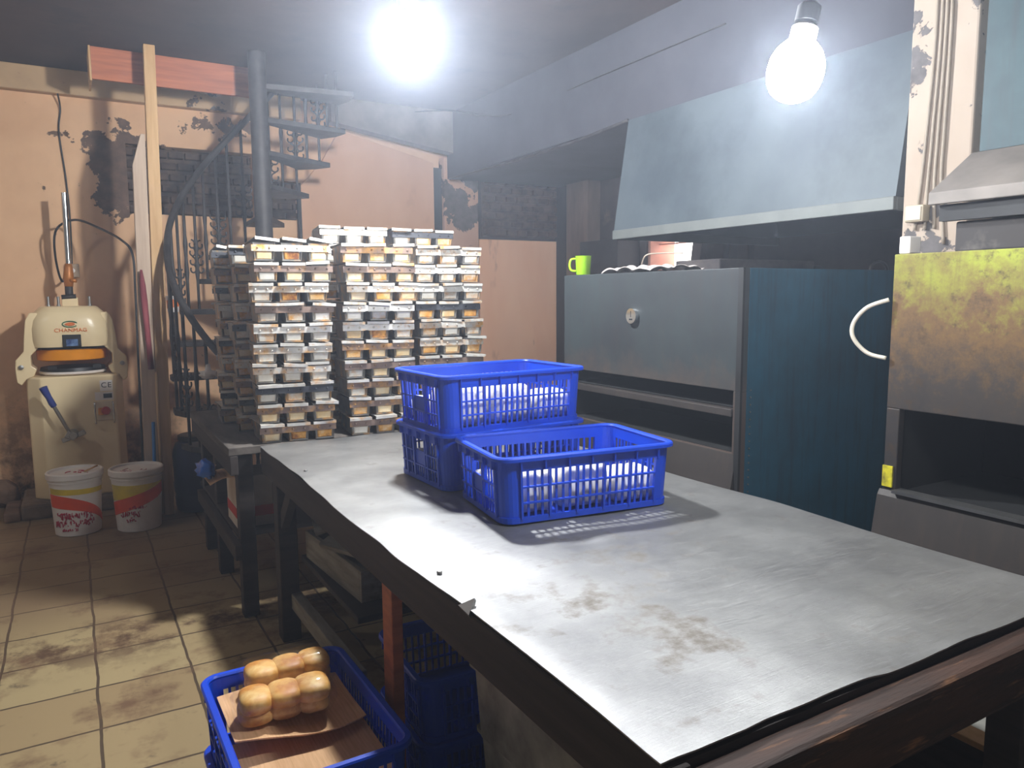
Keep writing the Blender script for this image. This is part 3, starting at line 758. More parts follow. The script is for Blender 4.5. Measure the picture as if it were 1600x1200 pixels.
# wooden box and boards stored on the table's lower shelf
t = thing('wooden_box', 'old weathered wooden box on the shelf under the table', 'box', (1.0, 2.86, .386), R(4))
for (x0, x1, y0, y1, z0, z1) in ((-.18,.30,-.30,-.28,0,.12),(-.18,.30,.28,.30,0,.12),(-.18,-.16,-.28,.28,0,.12),(.28,.30,-.28,.28,0,.12),(-.16,.28,-.28,.28,0,.012)):
    bm = B(); box(bm, x0, x1, y0, y1, z0, z1); build('side_board', bm, MT['grey_wood'], t, bevel=.003)
for i, (x, y, z, a, b, lab) in enumerate(((.87,2.72,.56,.4,-.35,'weathered scrap of board leaning over the wooden box edge'),(.86,3.02,.575,-.2,-.3,'short scrap of board on the back of the wooden box'))):
    bm = B(); box(bm, -.06,.06,-.13,.13,-.01,.01); o = build('wood_scrap', bm, MT['grey_wood'], None, bevel=.003); o.location = (x, y, z); o.rotation_euler = (0, b, a); tag(o, lab, 'wood scrap', 'scraps of board')
# blue crates and tins under the table
dup(crate0, (1.10, 2.075, .001), R(-2), 'dull blue crate on the floor under the table, bottom of two', 'crates under the table')
dup(crate0, (1.10, 2.075, .199), R(-2), 'dull blue crate on top of another under the table', 'crates under the table')
t0 = thing('grey_tin', 'grey lidded baking tin under the near table edge, lowest of three', 'tin', (1.12, 1.40, .001), R(3), 'baking tins under the table')
bm = B(); ring_loft(bm, [rrect(.55,.42,.015,3,0), rrect(.57,.44,.015,3,.19)]); build('tin_body', bm, MT['grey_tin'], t0)
bm = B(); ring_loft(bm, [rrect(.59,.46,.015,3,.185), rrect(.59,.46,.015,3,.196)]); build('tin_lid', bm, MT['grey_tin'], t0)
dup(t0, (1.13, 1.41, .199), R(1), 'grey lidded baking tin under the near table edge, middle of three')
dup(t0, (1.11, 1.40, .397), R(5), 'grey lidded baking tin under the near table edge, topmost of three')

# ------------------------------------------------------------------ crate of bread on the floor
fc = dup(crate0, (.452, 1.93, .001), R(90), 'blue slotted crate on the floor underneath the crate of bread', 'blue crates on the floor')
fc2 = dup(crate0, (.457, 1.93, .209), R(90.8), 'blue slotted crate of bread and cardboard on the floor by the table', 'blue crates on the floor')
def sheet(name, fn, nx, ny, th, mat, label, cat, group=None):
    bm = B(); grid(bm, nx, ny, fn); r_ = bmesh.ops.extrude_face_region(bm, geom=bm.faces[:])
    for g in r_['geom']:
        if isinstance(g, bmesh.types.BMVert): g.co.z -= th
    o = build(name, bm, mat, None); tag(o, label, cat, group); return o
ZC = .352
sheet('cardboard_sheet', lambda u, v: (.285+.345*u, 2.185-.28*v - .03*math.sin(u*3)*v, ZC + .010*math.sin(u*4+v*2) + .012*max(0, v-.8)*5*(.5+.5*math.sin(u*5)) + .010*(1-u)), 14, 10, .004, MT['card'], 'bent cardboard sheet under the bread in the floor crate', 'cardboard', 'cardboard in the floor crate')
sheet('cardboard_sheet', lambda u, v: (.275+.36*u, 1.99-.335*v, ZC-.034 + .006*math.sin(u*6)), 10, 8, .004, MT['card'], 'flat cardboard sheet in front of the bread in the floor crate', 'cardboard', 'cardboard in the floor crate')
def roll_pack(loc, rz, label, seed, nx=3, w=.075):
    t = thing('bread_pack', label, 'bread', loc, rz, 'packs of rolls in the floor crate')
    rr = random.Random(seed); bm = B()
    for i in range(nx):
        for j in range(2):
            cxx = (i-(nx-1)/2)*w; cyy = 0.0; zz = .030 + j*.034
            q = bmesh.ops.create_icosphere(bm, subdivisions=3, radius=1.0)
            sx, sy, sz = w*.60*rr.uniform(.95,1.05), .056*rr.uniform(.95,1.06), .026*rr.uniform(.96,1.06)
            for v in q['verts']:
                f = lambda c: math.copysign(abs(c)**.68, c)
                v.co = Vector((f(v.co.x)*sx + cxx, f(v.co.y)*sy + cyy - .006*j, f(v.co.z)*sz + zz))
    build('rolls', bm, MT['bread'], t, smooth=True)
    L = nx*w
    rings = []
    for k in range(15):
        s = k/14; x = -L/2-.022 + (L+.044)*s; e = min(1, min(s, 1-s)*9+.22)
        rings.append([(x, .066*math.copysign(abs(math.cos(2*PI*j/18))**.6, math.cos(2*PI*j/18))*(.75+.25*e), .050+.054*e*math.copysign(abs(math.sin(2*PI*j/18))**.6, math.sin(2*PI*j/18))) for j in range(18)])
    bm = B(); ring_loft(bm, rings); build('bag', bm, MT['film'], t, smooth=True)
    return t
roll_pack((.43, 1.99, ZC+.013), R(-4), 'bagged pack of six golden rolls at the front of the floor crate', 2)
roll_pack((.475, 2.135, ZC+.013), R(1), 'bagged pack of golden rolls lying behind the front pack', 9, nx=3)

# ------------------------------------------------------------------ dough divider machine
MX, MY = -.02, 6.0
t = thing('concrete_plinth', 'rough concrete plinth under the cream machine', 'plinth', (MX, MY+.2, 0))
bm = B(); box(bm, -.37, .33, -.27, .27, 0, .108); build('block', bm, MT['concrete'], t, bevel=.02)
bm = B(); box(bm, -.47, -.372, -.27, .1, 0, .07); build('foot_block', bm, MT['stone'], t, bevel=.015)
t = thing('dough_divider', 'cream dough dividing machine with a tall chrome lever by the wall', 'machine', (MX, MY, .109))
Z0 = -.109
bm = B(); prism(bm, [(-.285,.09),(-.20,.0),(.25,.0),(.30,.08),(.30,.46),(-.285,.46)], .0, .853); build('cabinet', bm, MT['cream'], t, bevel=.012)
# side arms that carry the head
for s, x in ((-1, -.305), (1, .305)):
    pl = [(s*.335,.82),(s*.340,.90),(s*.335,.97),(s*.285,1.03),(s*.275,1.14),(s*.262,1.24),(s*.235,1.29),(s*.19,1.29),(s*.19,1.06),(s*.245,1.0),(s*.245,.93),(s*.215,.905),(s*.235,.86),(s*.28,.84),(s*.31,.80)]
    bm = B(); prism(bm, pl, .06, .30, 'XZ'); a = build('side_arm', bm, MT['cream'], t, bevel=.006)
    bm = B(); lathe(bm, [(.016,0),(.016,.012),(.005,.014)], 10, (x, .059, .925), 'Y'); 
    for v in bm.verts: v.co.y = .059 - (v.co.y-.059)
    build('bolt', bm, MT['steel'], a)
bm = B(); lathe(bm, [(.20,.857),(.212,.865),(.212,.880)], 40, (-.0,.23,0)); build('press_plate', bm, MT['white'], t, smooth=True, auto=40, label='white edge of the round plate')
bm = B(); lathe(bm, [(.205,.881),(.20,.905),(.12,.91)], 40, (-.0,.23,0)); box(bm, -.15,-.10,.04,.10,.90,.925); box(bm, .12,.17,.04,.10,.90,.925); build('press_head', bm, MT['black'], t, smooth=True, auto=30)
bm = B(); lathe(bm, [(.20,.955),(.216,.962),(.22,1.03),(.21,1.036)], 40, (.0,.23,0)); build('knife_ring', bm, MT['yellow'], t, smooth=True, auto=40, label='amber yellow ring')
bm = B(); lathe(bm, [(.21,1.037),(.21,1.052)], 40, (.0,.23,0)); build('seal', bm, MT['black'], t, smooth=True, auto=40)
# domed head
secs = [(.46,.44,1.055,.11),(.475,.46,1.10,.12),(.485,.46,1.18,.13),(.475,.45,1.24,.14),(.43,.42,1.29,.14),(.36,.36,1.325,.13),(.33,.33,1.333,.12)]
bm = B(); ring_loft(bm, [rrect(w, d, r_, 7, z, (-.0,.22)) for (w, d, z, r_) in secs]); build('head', bm, MT['cream'], t, smooth=True, auto=50)
FY = -.012
bm = B(); box(bm, -.052, .060, FY-.004, FY+.02, 1.056, 1.140); sc_ = build('display_panel', bm, MT['black'], t, bevel=.003)
bm = B(); box(bm, -.030, .040, FY-.0055, FY-.004, 1.062, 1.108); build('screen', bm, simple('blue_sticker', srgb(40,60,110), .3, c2=srgb(120,150,190), scale=30), sc_)
bm = B(); ring = []
for k in range(28):
    a = 2*PI*(k+2)/32; ring.append((.045*math.cos(a), FY-.001 + .004*(0), 1.212+.020*math.sin(a)))
tube(bm, ring, .0035, 6); build('badge_ring', bm, MT['green'], t, smooth=True)
bm = B(); lathe(bm, [(.001,0),(.026,.0),(.026,.003)], 24, (0,FY,1.212), 'Y')
for v in bm.verts: v.co.x *= 1.15; v.co.z = 1.212 + (v.co.z-1.212)*.42; v.co.y -= .004
build('badge_centre', bm, MT['orange_ink'], t)
lettering('lettering', 'CHANMAG', .036, MT['orange_ink'], t, (.002, FY-.003, 1.170), (R(90),0,0), 1.05, label='orange lettering on the cream head', spacing=1.05)
for x in (-.125, .13):
    bm = B(); lathe(bm, [(.006,0),(.006,.004),(.002,.006)], 8, (x,.08,1.318)); build('screw', bm, MT['steel'], t)
# chrome lever and fittings on top
bm = B(); cbox(bm, (.01,.24,1.36), (.10,.10,.07)); build('lever_block', bm, MT['cream'], t, bevel=.006)
bm = B(); tube(bm, [(.008,.22,1.36),(.010,.22,1.49)], .026, 14); tube(bm, [(-.04,.20,1.395),(.05,.20,1.40)], .018, 10); build('lever_joint', bm, MT['iron'], t, smooth=True)
bm = B(); tube(bm, [(.010,.22,1.47),(.012,.22,1.54),(.016,.22,1.60),(.018,.22,1.63)], [.028,.034,.028,.022], 14); tube(bm, [(.02,.2,1.515),(.06,.19,1.51)], .014, 10); build('lever_sleeve', bm, MT['brass'], t, smooth=True)
bm = B(); tube(bm, [(.018,.22,1.60),(.024,.22,2.12)], .020, 16); build('lever_rod', bm, MT['chrome'], t, smooth=True, auto=50, label='tall chrome lever rod')
for (x, y) in ((-.12,.16),(-.06,.14),(.13,.16)):
    bm = B(); lathe(bm, [(.013,1.30),(.013,1.345),(.009,1.346),(.009,1.40)], 10, (x,y,0)); build('stud', bm, MT['steel'], t, smooth=True, auto=40)
# front lever
bm = B(); tube(bm, [(-.045,-.10,.465),(-.14,-.12,.69)], .012, 12); lv = build('front_lever', bm, MT['steel'], t, smooth=True, auto=50)
bm = B(); tube(bm, [(-.128,-.118,.665),(-.140,-.12,.69),(-.155,-.123,.73),(-.170,-.126,.765),(-.183,-.129,.80)], [.019,.021,.019,.023,.026], 12); build('grip', bm, simple('blue_grip', srgb(40,56,130), .5), lv, smooth=True, auto=50, label='blue plastic grip')
bm = B(); lathe(bm, [(.03,-.0),(.034,-.02),(.034,-.06),(.026,-.12)], 14, (-.03,0,.455), 'Y'); cbox(bm, (-.045,-.10,.455), (.06,.035,.05), (0,.5,0)); cbox(bm, (-.075,-.09,.43), (.05,.03,.03), (0,-.3,0)); cbox(bm, (.02,-.07,.46), (.05,.04,.03), (0,-.4,0)); build('lever_hub', bm, MT['steel'], t, bevel=.004)
# stickers and switch
bm = B(); box(bm, .152,.232,-.0015,.001,.735,.812); st = build('sticker', bm, MT['white'], t)
lettering('lettering', 'CE', .052, MT['ink'], st, (.192,-.002,.777), (R(90),0,0), 1.0, spacing=1.15)
bm = B(); box(bm, .118,.232,-.0012,.001,.672,.730); st = build('rating_plate', bm, MT['white'], t)
bm = B(); box(bm, .170,.224,-.0024,-.0012,.686,.718); build('dark_print', bm, MT['ink'], st)
bm = B(); box(bm, .120,.224,-.010,.001,.530,.665); sw = build('switch_plate', bm, simple('pale_plastic', srgb(216,196,164), .5), t, bevel=.004)
bm = B(); box(bm, .132,.168,-.016,-.009,.570,.620); build('yellow_square', bm, MT['yellow'], sw)
bm = B(); lathe(bm, [(.029,-.010),(.029,-.026),(.024,-.032),(.001,-.034)], 20, (.180,0,.598), 'Y'); build('red_knob', bm, MT['red'], sw, smooth=True, auto=40, label='round red stop knob')
for x in (.112, .226):
    bm = B(); tube(bm, spline([(x,.0,.655),(x,-.04,.66),(x,-.045,.62),(x,-.045,.55),(x,-.04,.515),(x,.0,.52)], 4), .006, 8); build('guard_bar', bm, MT['chrome'], sw, smooth=True)

# cable from the wall down behind the machine, and the power cable to the post
bm = B(); tube(bm, spline([(.01,WY-.09,2.95),(.02,WY-.02,2.86),(.0,WY-.012,2.7),(.02,WY-.012,2.4),(.03,WY-.012,2.1),(.02,WY-.012,1.75)], 6), .006, 6)
tag(build('wall_cable', bm, MT['rubber'], None, smooth=True), 'thin dark cable running straight down the peach wall', 'cable')
t = thing('wall_socket', 'small beige socket on the wall behind the chrome lever', 'socket', (.02, WY, 1.70))
bm = B(); box(bm, -.045,.045,-.04,-.001,-.05,.05); build('socket_box', bm, simple('beige_plastic', srgb(176,150,124), .6), t, bevel=.006)
bm = B(); lathe(bm, [(.018,-.041),(.018,-.052)], 14, (0,0,.0), 'Y'); build('socket_face', bm, MT['white'], t)
bm = B(); tube(bm, spline([(.01,WY-.06,1.70),(-.05,WY-.12,1.62),(-.08,WY-.2,1.8),(-.06,WY-.25,1.98),(.06,WY-.28,2.05),(.20,6.05,1.98),(.32,5.76,1.88),(.368,5.61,1.78),(.370,5.60,1.55),(.361,5.60,1.1),(.351,5.60,.6),(.339,5.60,.05)], 8), .008, 8)
tag(build('power_cable', bm, MT['rubber'], None, smooth=True), 'black power cable looping from the machine lever to the wooden post', 'cable')

# ------------------------------------------------------------------ rubble in the left corner
rr = random.Random(21)
def rock(bm, s, seed):
    bmesh.ops.create_icosphere(bm, subdivisions=2, radius=1.0); q = random.Random(seed)
    a = [q.uniform(0,6) for _ in range(6)]
    for v in bm.verts:
        d = 1 + .25*math.sin(v.co.x*3+a[0])*math.sin(v.co.y*3+a[1]) + .15*math.sin(v.co.z*5+a[2]); v.co = Vector((v.co.x*s[0]*d, v.co.y*s[1]*d, v.co.z*s[2]*d))
    zmin = min(v.co.z for v in bm.verts)
    for v in bm.verts: v.co.z = max(v.co.z - zmin - .01, 0)
for (x, y, z, s, lab) in ((-.72,6.18,0,(.14,.12,.09),'brown lump of rubble on the floor at the left picture edge'),(-.50,6.43,0,(.10,.08,.10),'pale broken stone between the machine plinth and the wall'),(-.78,6.44,.0,(.10,.08,.16),'tall dark stone against the wall in the left corner')):
    bm = B(); rock(bm, s, int(x*100)); o = build('rubble', bm, MT['stone'], None); o.location = (x, y, z); tag(o, lab, 'rubble', 'rubble in the left corner')

# ------------------------------------------------------------------ buckets and barrel
def arc_patch(fz, a0, a1, r0f, n=28, m=8, off=.0012):
    """a printed area on a round wall between angle a0..a1; fz(s) -> (z_low, z_high)"""
    bm = B(); vs = []
    for i in range(n+1):
        s = i/n; a = R(a0+(a1-a0)*s); z0, z1 = fz(s); row = []
        for j in range(m+1):
            z = z0+(z1-z0)*j/m; r_ = r0f(z)+off; row.append(bm.verts.new((r_*math.cos(a), r_*math.sin(a), z)))
        vs.append(row)
    for i in range(n):
        for j in range(m): bm.faces.new((vs[i][j], vs[i+1][j], vs[i+1][j+1], vs[i][j+1]))
    return bm
RB = lambda z: .132 + .018*z/.36
def bucket(loc, rz, label, flip):
    t = thing('plastic_bucket', label, 'bucket', loc, rz, 'white buckets by the machine')
    bm = B(); lathe(bm, [(.126,.0),(.131,.004),(RB(.34),.34),(RB(.34)+.006,.342),(RB(.34)+.006,.352),(RB(.36),.354),(RB(.36),.375)], 48); build('tub', bm, MT['white'], t, smooth=True, auto=40)
    bm = B(); lathe(bm, [(.157,.362),(.163,.366),(.163,.398),(.156,.404),(.148,.402),(.146,.388),(.02,.386),(.001,.386)], 48); lid = build('lid', bm, MT['white'], t, smooth=True, auto=40)
    # printed sweep of colour
    if not flip:
        ye = lambda s: (.275-.01*s, .315-.02*s); og = lambda s: (.19-.02*s-.13*s**3, .275-.02*s-.17*s**2.6)
    else:
        ye = lambda s: (.20+.08*s, .31); og = lambda s: (.10+.13*s, .19+.12*s)
    build('print', arc_patch(ye, 195, 345, RB, off=.0010), MT['yellowp'], t, label='yellow printed band')
    build('print', arc_patch(og, 192, 352, RB, off=.0014), MT['orange'], t, label='orange printed sweep')
    # worn red script, too rubbed to read
    bm = B(); q = random.Random(4 if flip else 3)
    rows = ((.135,.05,215,300),(.085,.05,205,305),(.045,.02,225,262)) if not flip else ((.165,.02,250,290),(.12,.045,225,275),(.08,.02,238,262))
    for (zc, hh, a0, a1) in rows:
        a = a0
        while a < a1:
            w = q.uniform(2.5,6); pts = []
            n_ = q.choice((2,3,4))
            p = [(a + w*q.random(), zc + hh*(q.random()-.5)) for _ in range(n_)]
            pts = []
            for (aa, zz) in p: rr_ = RB(zz)+.0016; pts.append((rr_*math.cos(R(aa)), rr_*math.sin(R(aa)), zz))
            tube(bm, spline(pts, 4), .0022 + .0018*q.random(), 5)
            a += w*q.uniform(.5,1.1)
    build('script', bm, MT['redink'], t, smooth=True)
    bm = B()
    for k in range(7):
        a = q.uniform(0,6.28); rr_ = q.uniform(.02,.09); tube(bm, spline([(rr_*math.cos(a), rr_*math.sin(a)-.02, .387),(rr_*math.cos(a+.4), rr_*math.sin(a+.4)-.02, .3875),(rr_*math.cos(a+.8)*.9, rr_*math.sin(a+.8)-.02, .387)], 4), .004, 5)
    build('lid_print', bm, MT['redink'] if not flip else simple('faded_pink', srgb(206,160,160), .6), lid, smooth=True)
    bm = B(); tube(bm, [(RB(.35)*math.cos(R(a)), RB(.35)*math.sin(R(a)) , .335-.02*math.sin(R((a-180)*1.0))) for a in range(-20, 21, 5)], .004, 6); build('handle', bm, MT['whitecable'], t, smooth=True)
    return t
bucket((-.055, 5.50, .001), R(4), 'white lidded bucket with red script, nearer the machine', False)
bucket((.292, 5.395, .001), R(-6), 'white lidded bucket with yellow and orange sweep, beside the blue barrel', True)
bm = B(); tube(bm, [(-.0,5.47,.3925),(.075,5.545,.408)], .006, 8); tag(build('wooden_stick', bm, MT['pale_wood'], None, smooth=True), 'small pale stick lying on the red printed bucket lid', 'stick')
t = thing('plastic_barrel', 'dark blue plastic barrel on the floor below the spiral stairs', 'barrel', (.69, 5.66, .001))
bm = B(); lathe(bm, [(.12,0),(.142,.012),(.147,.05),(.150,.10),(.146,.115),(.146,.13),(.151,.145),(.152,.40),(.146,.44),(.13,.48),(.10,.50)], 40); build('barrel_body', bm, MT['navy'], t, smooth=True, auto=50)
bm = B(); lathe(bm, [(.10,.498),(.112,.505),(.112,.535),(.10,.54),(.001,.54)], 32); build('barrel_lid', bm, MT['black'], t, smooth=True, auto=40)

# ------------------------------------------------------------------ wooden post, sticks
t = thing('wooden_post', 'tall pale wooden post of two boards reaching the sooty ceiling', 'post', (.49, 5.62, 0))
bm = B()
def postv(z): return .438-.49 + .07*z/3.1
prism(bm, [(postv(0)+.0,0.001),(postv(0)+.085,0.001),(postv(3.1)+.068,CEIL-.002),(postv(3.1),CEIL-.002)], -.035, .03, 'XZ'); build('upright', bm, MT['pale_wood'], t, bevel=.003)
bm = B(); prism(bm, [(-.138,0.001),(-.053,0.001),(-.004,2.56),(-.03,2.56),(-.088,2.36)], -.028, .03, 'XZ'); build('side_board', bm, simple('grey_board', srgb(200,178,158), .8, c2=srgb(176,152,132), scale=5, stretch=(4,4,.3)), t, bevel=.003, label='paler board nailed to its left side')
bm = B(); lathe(bm, [(.032,0),(.028,.10),(.034,.46),(.030,.56),(.012,.66)], 12)
for v in bm.verts: v.co.y *= .5; v.co.x *= .6
o = build('furled_umbrella', bm, MT['pink'], None, smooth=True); o.location = (.432, 5.555, 1.02); o.rotation_euler = (0, R(-2), 0); tag(o, 'pink and red furled fabric hanging on the wooden post', 'umbrella')
bm = B(); tube(bm, [(.452,5.562,.02),(.456,5.566,.62),(.462,5.572,1.0)], [.010,.010,.010], 8, mi=0); o = build('broom_stick', bm, MT['pale_wood'], None, smooth=True); tag(o, 'brown mop stick leaning on the wooden post', 'stick', 'sticks at the post')
bm = B(); tube(bm, [(.404,5.558,.02),(.424,5.570,.66)], .011, 8); o = build('broom_stick', bm, MT['stick_blue'], None, smooth=True); tag(o, 'blue handled stick standing in front of the wooden post', 'stick', 'sticks at the post')
t = thing('noodle_cup', 'paper noodle cup stuck on the right side of the wooden post', 'cup', (.585, 5.533, 1.40), rot=(0, R(3), 0))
bm = B(); lathe(bm, [(.034,0),(.044,.105),(.046,.107),(.042,.107),(.032,.004)], 20); build('cup_body', bm, MT['white'], t, smooth=True, auto=50)
bm = arc_patch(lambda s: (.02+.02*s, .085-.02*abs(s-.5)), 190, 330, lambda z: .034+.01*z/.105, n=14, m=4); build('cup_print', bm, MT['orange_ink'], t)

# ------------------------------------------------------------------ spiral staircase
SX, SY, SR = 1.18, 5.42, .62
t = thing('spiral_staircase', 'sooty iron spiral staircase with scrollwork balusters by the back wall', 'staircase', (SX, SY, 0))
bm = B(); tube(bm, [(0,0,.001),(0,0,CEIL-.002)], .058, 24); build('centre_pole', bm, MT['iron'], t, smooth=True, auto=60)
rail_z = lambda th: 1.81 + (172-th)*.0117
ths = [262 - 18.5*i for i in range(15)]
rail = []
for k in range(0, 60):
    th = 262 - k*4.0
    z = rail_z(th)
    if z > CEIL-.06 or th < 60: break
    rail.append((SR*math.cos(R(th)), SR*math.sin(R(th)), z))
bm = B(); tube(bm, rail, .022, 10); build('handrail', bm, MT['iron'], t, smooth=True)
def scroll(bm, c, rad, sx, sy):
    """an open C scroll in the plane tangent to the stair"""
    pts = []
    for k in range(18):
        a = R(30 + 300*k/17 + 60); r_ = rad*(1-.45*k/17); pts.append((c[0]+sx*r_*math.cos(a), c[1]+sy*r_*math.cos(a), c[2]+r_*math.sin(a)))
    tube(bm, pts, .006, 5)
def step(th, top=True):
    tz = rail_z(th) - .86
    bm = B(); w = 13
    pl = [(.05*math.cos(R(th-40)), .05*math.sin(R(th-40))), ((SR+.02)*math.cos(R(th-w)), (SR+.02)*math.sin(R(th-w))), ((SR+.03)*math.cos(R(th)), (SR+.03)*math.sin(R(th))), ((SR+.02)*math.cos(R(th+w)), (SR+.02)*math.sin(R(th+w))), (.05*math.cos(R(th+40)), .05*math.sin(R(th+40)))]
    prism(bm, pl, tz-.035, tz); tr = build('tread', bm, MT['iron'], t, bevel=.003)
    return tz
for th in ths:
    tz = rail_z(th) - .86
    if tz < .1 or tz > CEIL-.12: continue
    step(th)
    for k, dth in enumerate((-5, 5)):
        a = R(th+dth); x, y = SR*math.cos(a), SR*math.sin(a); zt = min(rail_z(th+dth), CEIL-.05) - .01
        if zt - tz < .15: continue
        bm = B(); zm = tz + .42*(.86)
        tube(bm, [(x,y,tz-.02),(x,y,zm-.16),(x,y,zm-.10),(x,y,zm),(x,y,zm+.10),(x,y,zm+.16),(x,y,zt)], [.010,.010,.016,.010,.016,.010,.010], 8)
        if k == 0 and zt > zm+.15 and abs(th-169.5) > 1:
            tx, ty = -math.sin(a), math.cos(a)
            for q in (-1, 1):
                for dz in (-.075, -.02, .045, .10): scroll(bm, (x+q*.040*tx, y+q*.040*ty, zm+dz), .034, q*tx, q*ty)
        build('baluster', bm, MT['iron'], t, smooth=True)
bm = B(); rr = random.Random(8); bmesh.ops.create_icosphere(bm, subdivisions=3, radius=1.0)
for v in bm.verts:
    d = 1+.3*math.sin(v.co.x*6)*math.sin(v.co.y*5+1)+.2*math.sin(v.co.z*9+v.co.x*4); v.co = Vector((v.co.x*.045*d, v.co.y*.03*d, v.co.z*.03*d + (.03 if v.co.z > .9 else 0)))
o = build('rag', bm, MT['white'], None, smooth=True); o.location = (.705, 4.985, 1.02); tag(o, 'white rag knotted on the spiral stair balusters', 'rag')

# ------------------------------------------------------------------ fascia board, tan partition
t = thing('fascia_board', 'orange varnished wooden board hung under the ceiling beside the stairs', 'board', (.71, 5.80, 2.92))
bm = B(); box(bm, -.50, .50, -.012, .012, 0, .205); build('panel', bm, MT['orange_wood'], t, bevel=.002)
bm = B(); box(bm, -.512, -.50, -.014, .30, -.01, .208); build('end_strip', bm, MT['pale_wood'], t, label='pale end strip')
t = thing('partition_panel', 'tall tan painted partition panel behind the bread pans', 'partition', (2.35, WY-.07, 0))
bm = B(); prism(bm, [(-.63,.001),(.59,.001),(.59,2.70),(-.28,2.905),(-.45,2.62),(-.63,2.42)], -.02, .02, 'XZ'); build('panel', bm, MT['tan'], t, bevel=.004)
bm = B(); box(bm, -.655, -.631, -.025, .03, .001, 2.44); build('frame_gap_strip', bm, MT['soot'], t)
bm = B(); box(bm, .591, .672, -.012, .03, .001, 2.66); build('frame_gap_strip', bm, MT['soot'], t)  # dark strip put in for the shaded gap beside the pillar

# ------------------------------------------------------------------ oven with teal side
OXF = 2.30
t = thing('deck_oven', 'blackened steel oven with a worn teal side and round gauge', 'oven', (OXF, 2.125, 0))
Lo, Do, Ho = 1.265, 1.6, 1.60       # along y, depth in x, height
# front (faces -x) built around two slots
bm = B()
box(bm, 0, .03, .0, Lo, 1.105, Ho); box(bm, 0, .03, 0, .045, .10, 1.105); box(bm, 0, .03, Lo-.06, Lo, .10, 1.105); box(bm, 0, .03, .045, Lo-.06, .10, .845)
build('front_panel', bm, MT['oven_front'], t, bevel=.003)
bm = B(); box(bm, -.008, .03, .045, Lo-.06, .998, 1.030); build('divider_bar', bm, MT['panel_low'], t, bevel=.003)
bm = B(); box(bm, .031, Do, 0, .015, .03, Ho-.001); build('side_panel', bm, MT['oven_teal'], t, bevel=.002, label='streaked teal painted side')
bm = B(); box(bm, .031, Do, Lo-.015, Lo, .03, Ho-.001); build('side_panel', bm, MT['soot'], t)
bm = B(); box(bm, .031, Do, .016, Lo-.016, Ho-.02, Ho-.001); build('top_panel', bm, MT['soot'], t)
bm = B()
for (z0, z1) in ((1.035,1.105),(.845,.993)):
    box(bm, .5, .52, .04, Lo-.05, z0, z1); box(bm, .031, .5, .04, Lo-.05, z0-.004, z0); box(bm, .031, .5, .04, Lo-.05, z1, z1+.004); box(bm, .031, .5, .03, .04, z0, z1); box(bm, .031, .5, Lo-.05, Lo-.04, z0, z1)
build('chamber', bm, MT['inside'], t, label='dark baking slots')
bm = B(); prism(bm, [(-.03,.69),(-.002,.835),(.0,.845),(.0,.10),(-.03,.10)], .02, Lo-.02, 'XZ'); build('lower_panel', bm, MT['panel_low'], t, bevel=.003)
bm = B(); box(bm, -.012, .0, -.004, .022, .10, Ho); build('corner_strip', bm, MT['soot'], t)
for i in range(16):
    pass
bm = B()
for i in range(18): lathe(bm, [(.004,-.0),(.004,-.003),(.001,-.004)], 6, (.05, -.0005, .60+.03*i), 'Y')
build('rivet_row', bm, MT['steel'], t)
gy = 2.80-2.125
bm = B(); lathe(bm, [(.036,0),(.038,-.012),(.036,-.022),(.031,-.022)], 28, (0,gy,1.396), 'X'); ga = build('gauge', bm, MT['chrome'], t, smooth=True, auto=40)
bm = B(); lathe(bm, [(.031,-.020),(.001,-.020)], 28, (0,gy,1.396), 'X'); build('gauge_face', bm, MT['white'], ga)
bm = B(); box(bm, -.0225,-.0205, gy-.002, gy+.002, 1.39, 1.42); box(bm, -.0225,-.0205, gy-.012, gy+.012, 1.376, 1.384); build('gauge_needle', bm, MT['ink'], ga)

# things on the oven
t = thing('plastic_mug', 'lime green plastic mug on the far corner of the oven', 'mug', (2.36, 3.30, Ho+.001))
bm = B(); lathe(bm, [(.034,0),(.037,.003),(.042,.098),(.044,.10),(.040,.10),(.034,.008),(.001,.008)], 28); build('mug_body', bm, MT['lime'], t, smooth=True, auto=50)
bm = B(); tube(bm, spline([(-.036,.018,.085),(-.058,.03,.08),(-.064,.034,.05),(-.056,.03,.025),(-.033,.017,.02)], 5), .006, 8); build('mug_handle', bm, MT['lime'], t, smooth=True)
def cloth_pt(u, v):
    x = 2.36 + .22*v; y = 3.14 - .52*u
    z = Ho + .006 + .030*abs(math.sin(u*13+v*3))*(1-abs(v-.4)*1.1)*(1 - .7*abs(u-.45)) + .012*abs(math.sin(v*9+u*5))
    return (x, y + .02*math.sin(v*7), max(z, Ho+.005))
sheet('rag_cloth', cloth_pt, 40, 12, .003, MT['cloth'], 'crumpled greyish white cloth lying on the oven top', 'cloth')
t = thing('stone_slab', 'low sooty slab box standing on the oven top', 'box', (3.5, 3.40-.32, Ho+.001))
bm = B(); box(bm, -.42, .36, -.05, .30, 0, .088); build('slab', bm, simple('sooty_slab', srgb(92,84,82), .9, c2=srgb(60,56,58), scale=6, bmp=.4), t, bevel=.006)
bm = B(); box(bm, .362, .42, -.06, .28, 0, .06); build('ledge', bm, MT['soot'], t, bevel=.004)
bm = B(); tube(bm, spline([(2.52,3.02,Ho+.03),(2.50,2.96,Ho+.09),(2.56,2.90,Ho+.10),(2.60,2.80,Ho+.095)], 6), .0035, 8); tag(build('wire_hook', bm, MT['conduit'], None, smooth=True), 'bent white wire sticking up from the cloth on the oven', 'wire')
bm = B(); tube(bm, [(3.45 + .07*math.cos(R(a)), 2.33, Ho + .045*math.sin(R(a))+.004) for a in range(0,181,15)], .007, 8); tag(build('lifting_eye', bm, MT['iron'], None, smooth=True), 'half round iron lifting eye on the right of the oven top', 'handle')
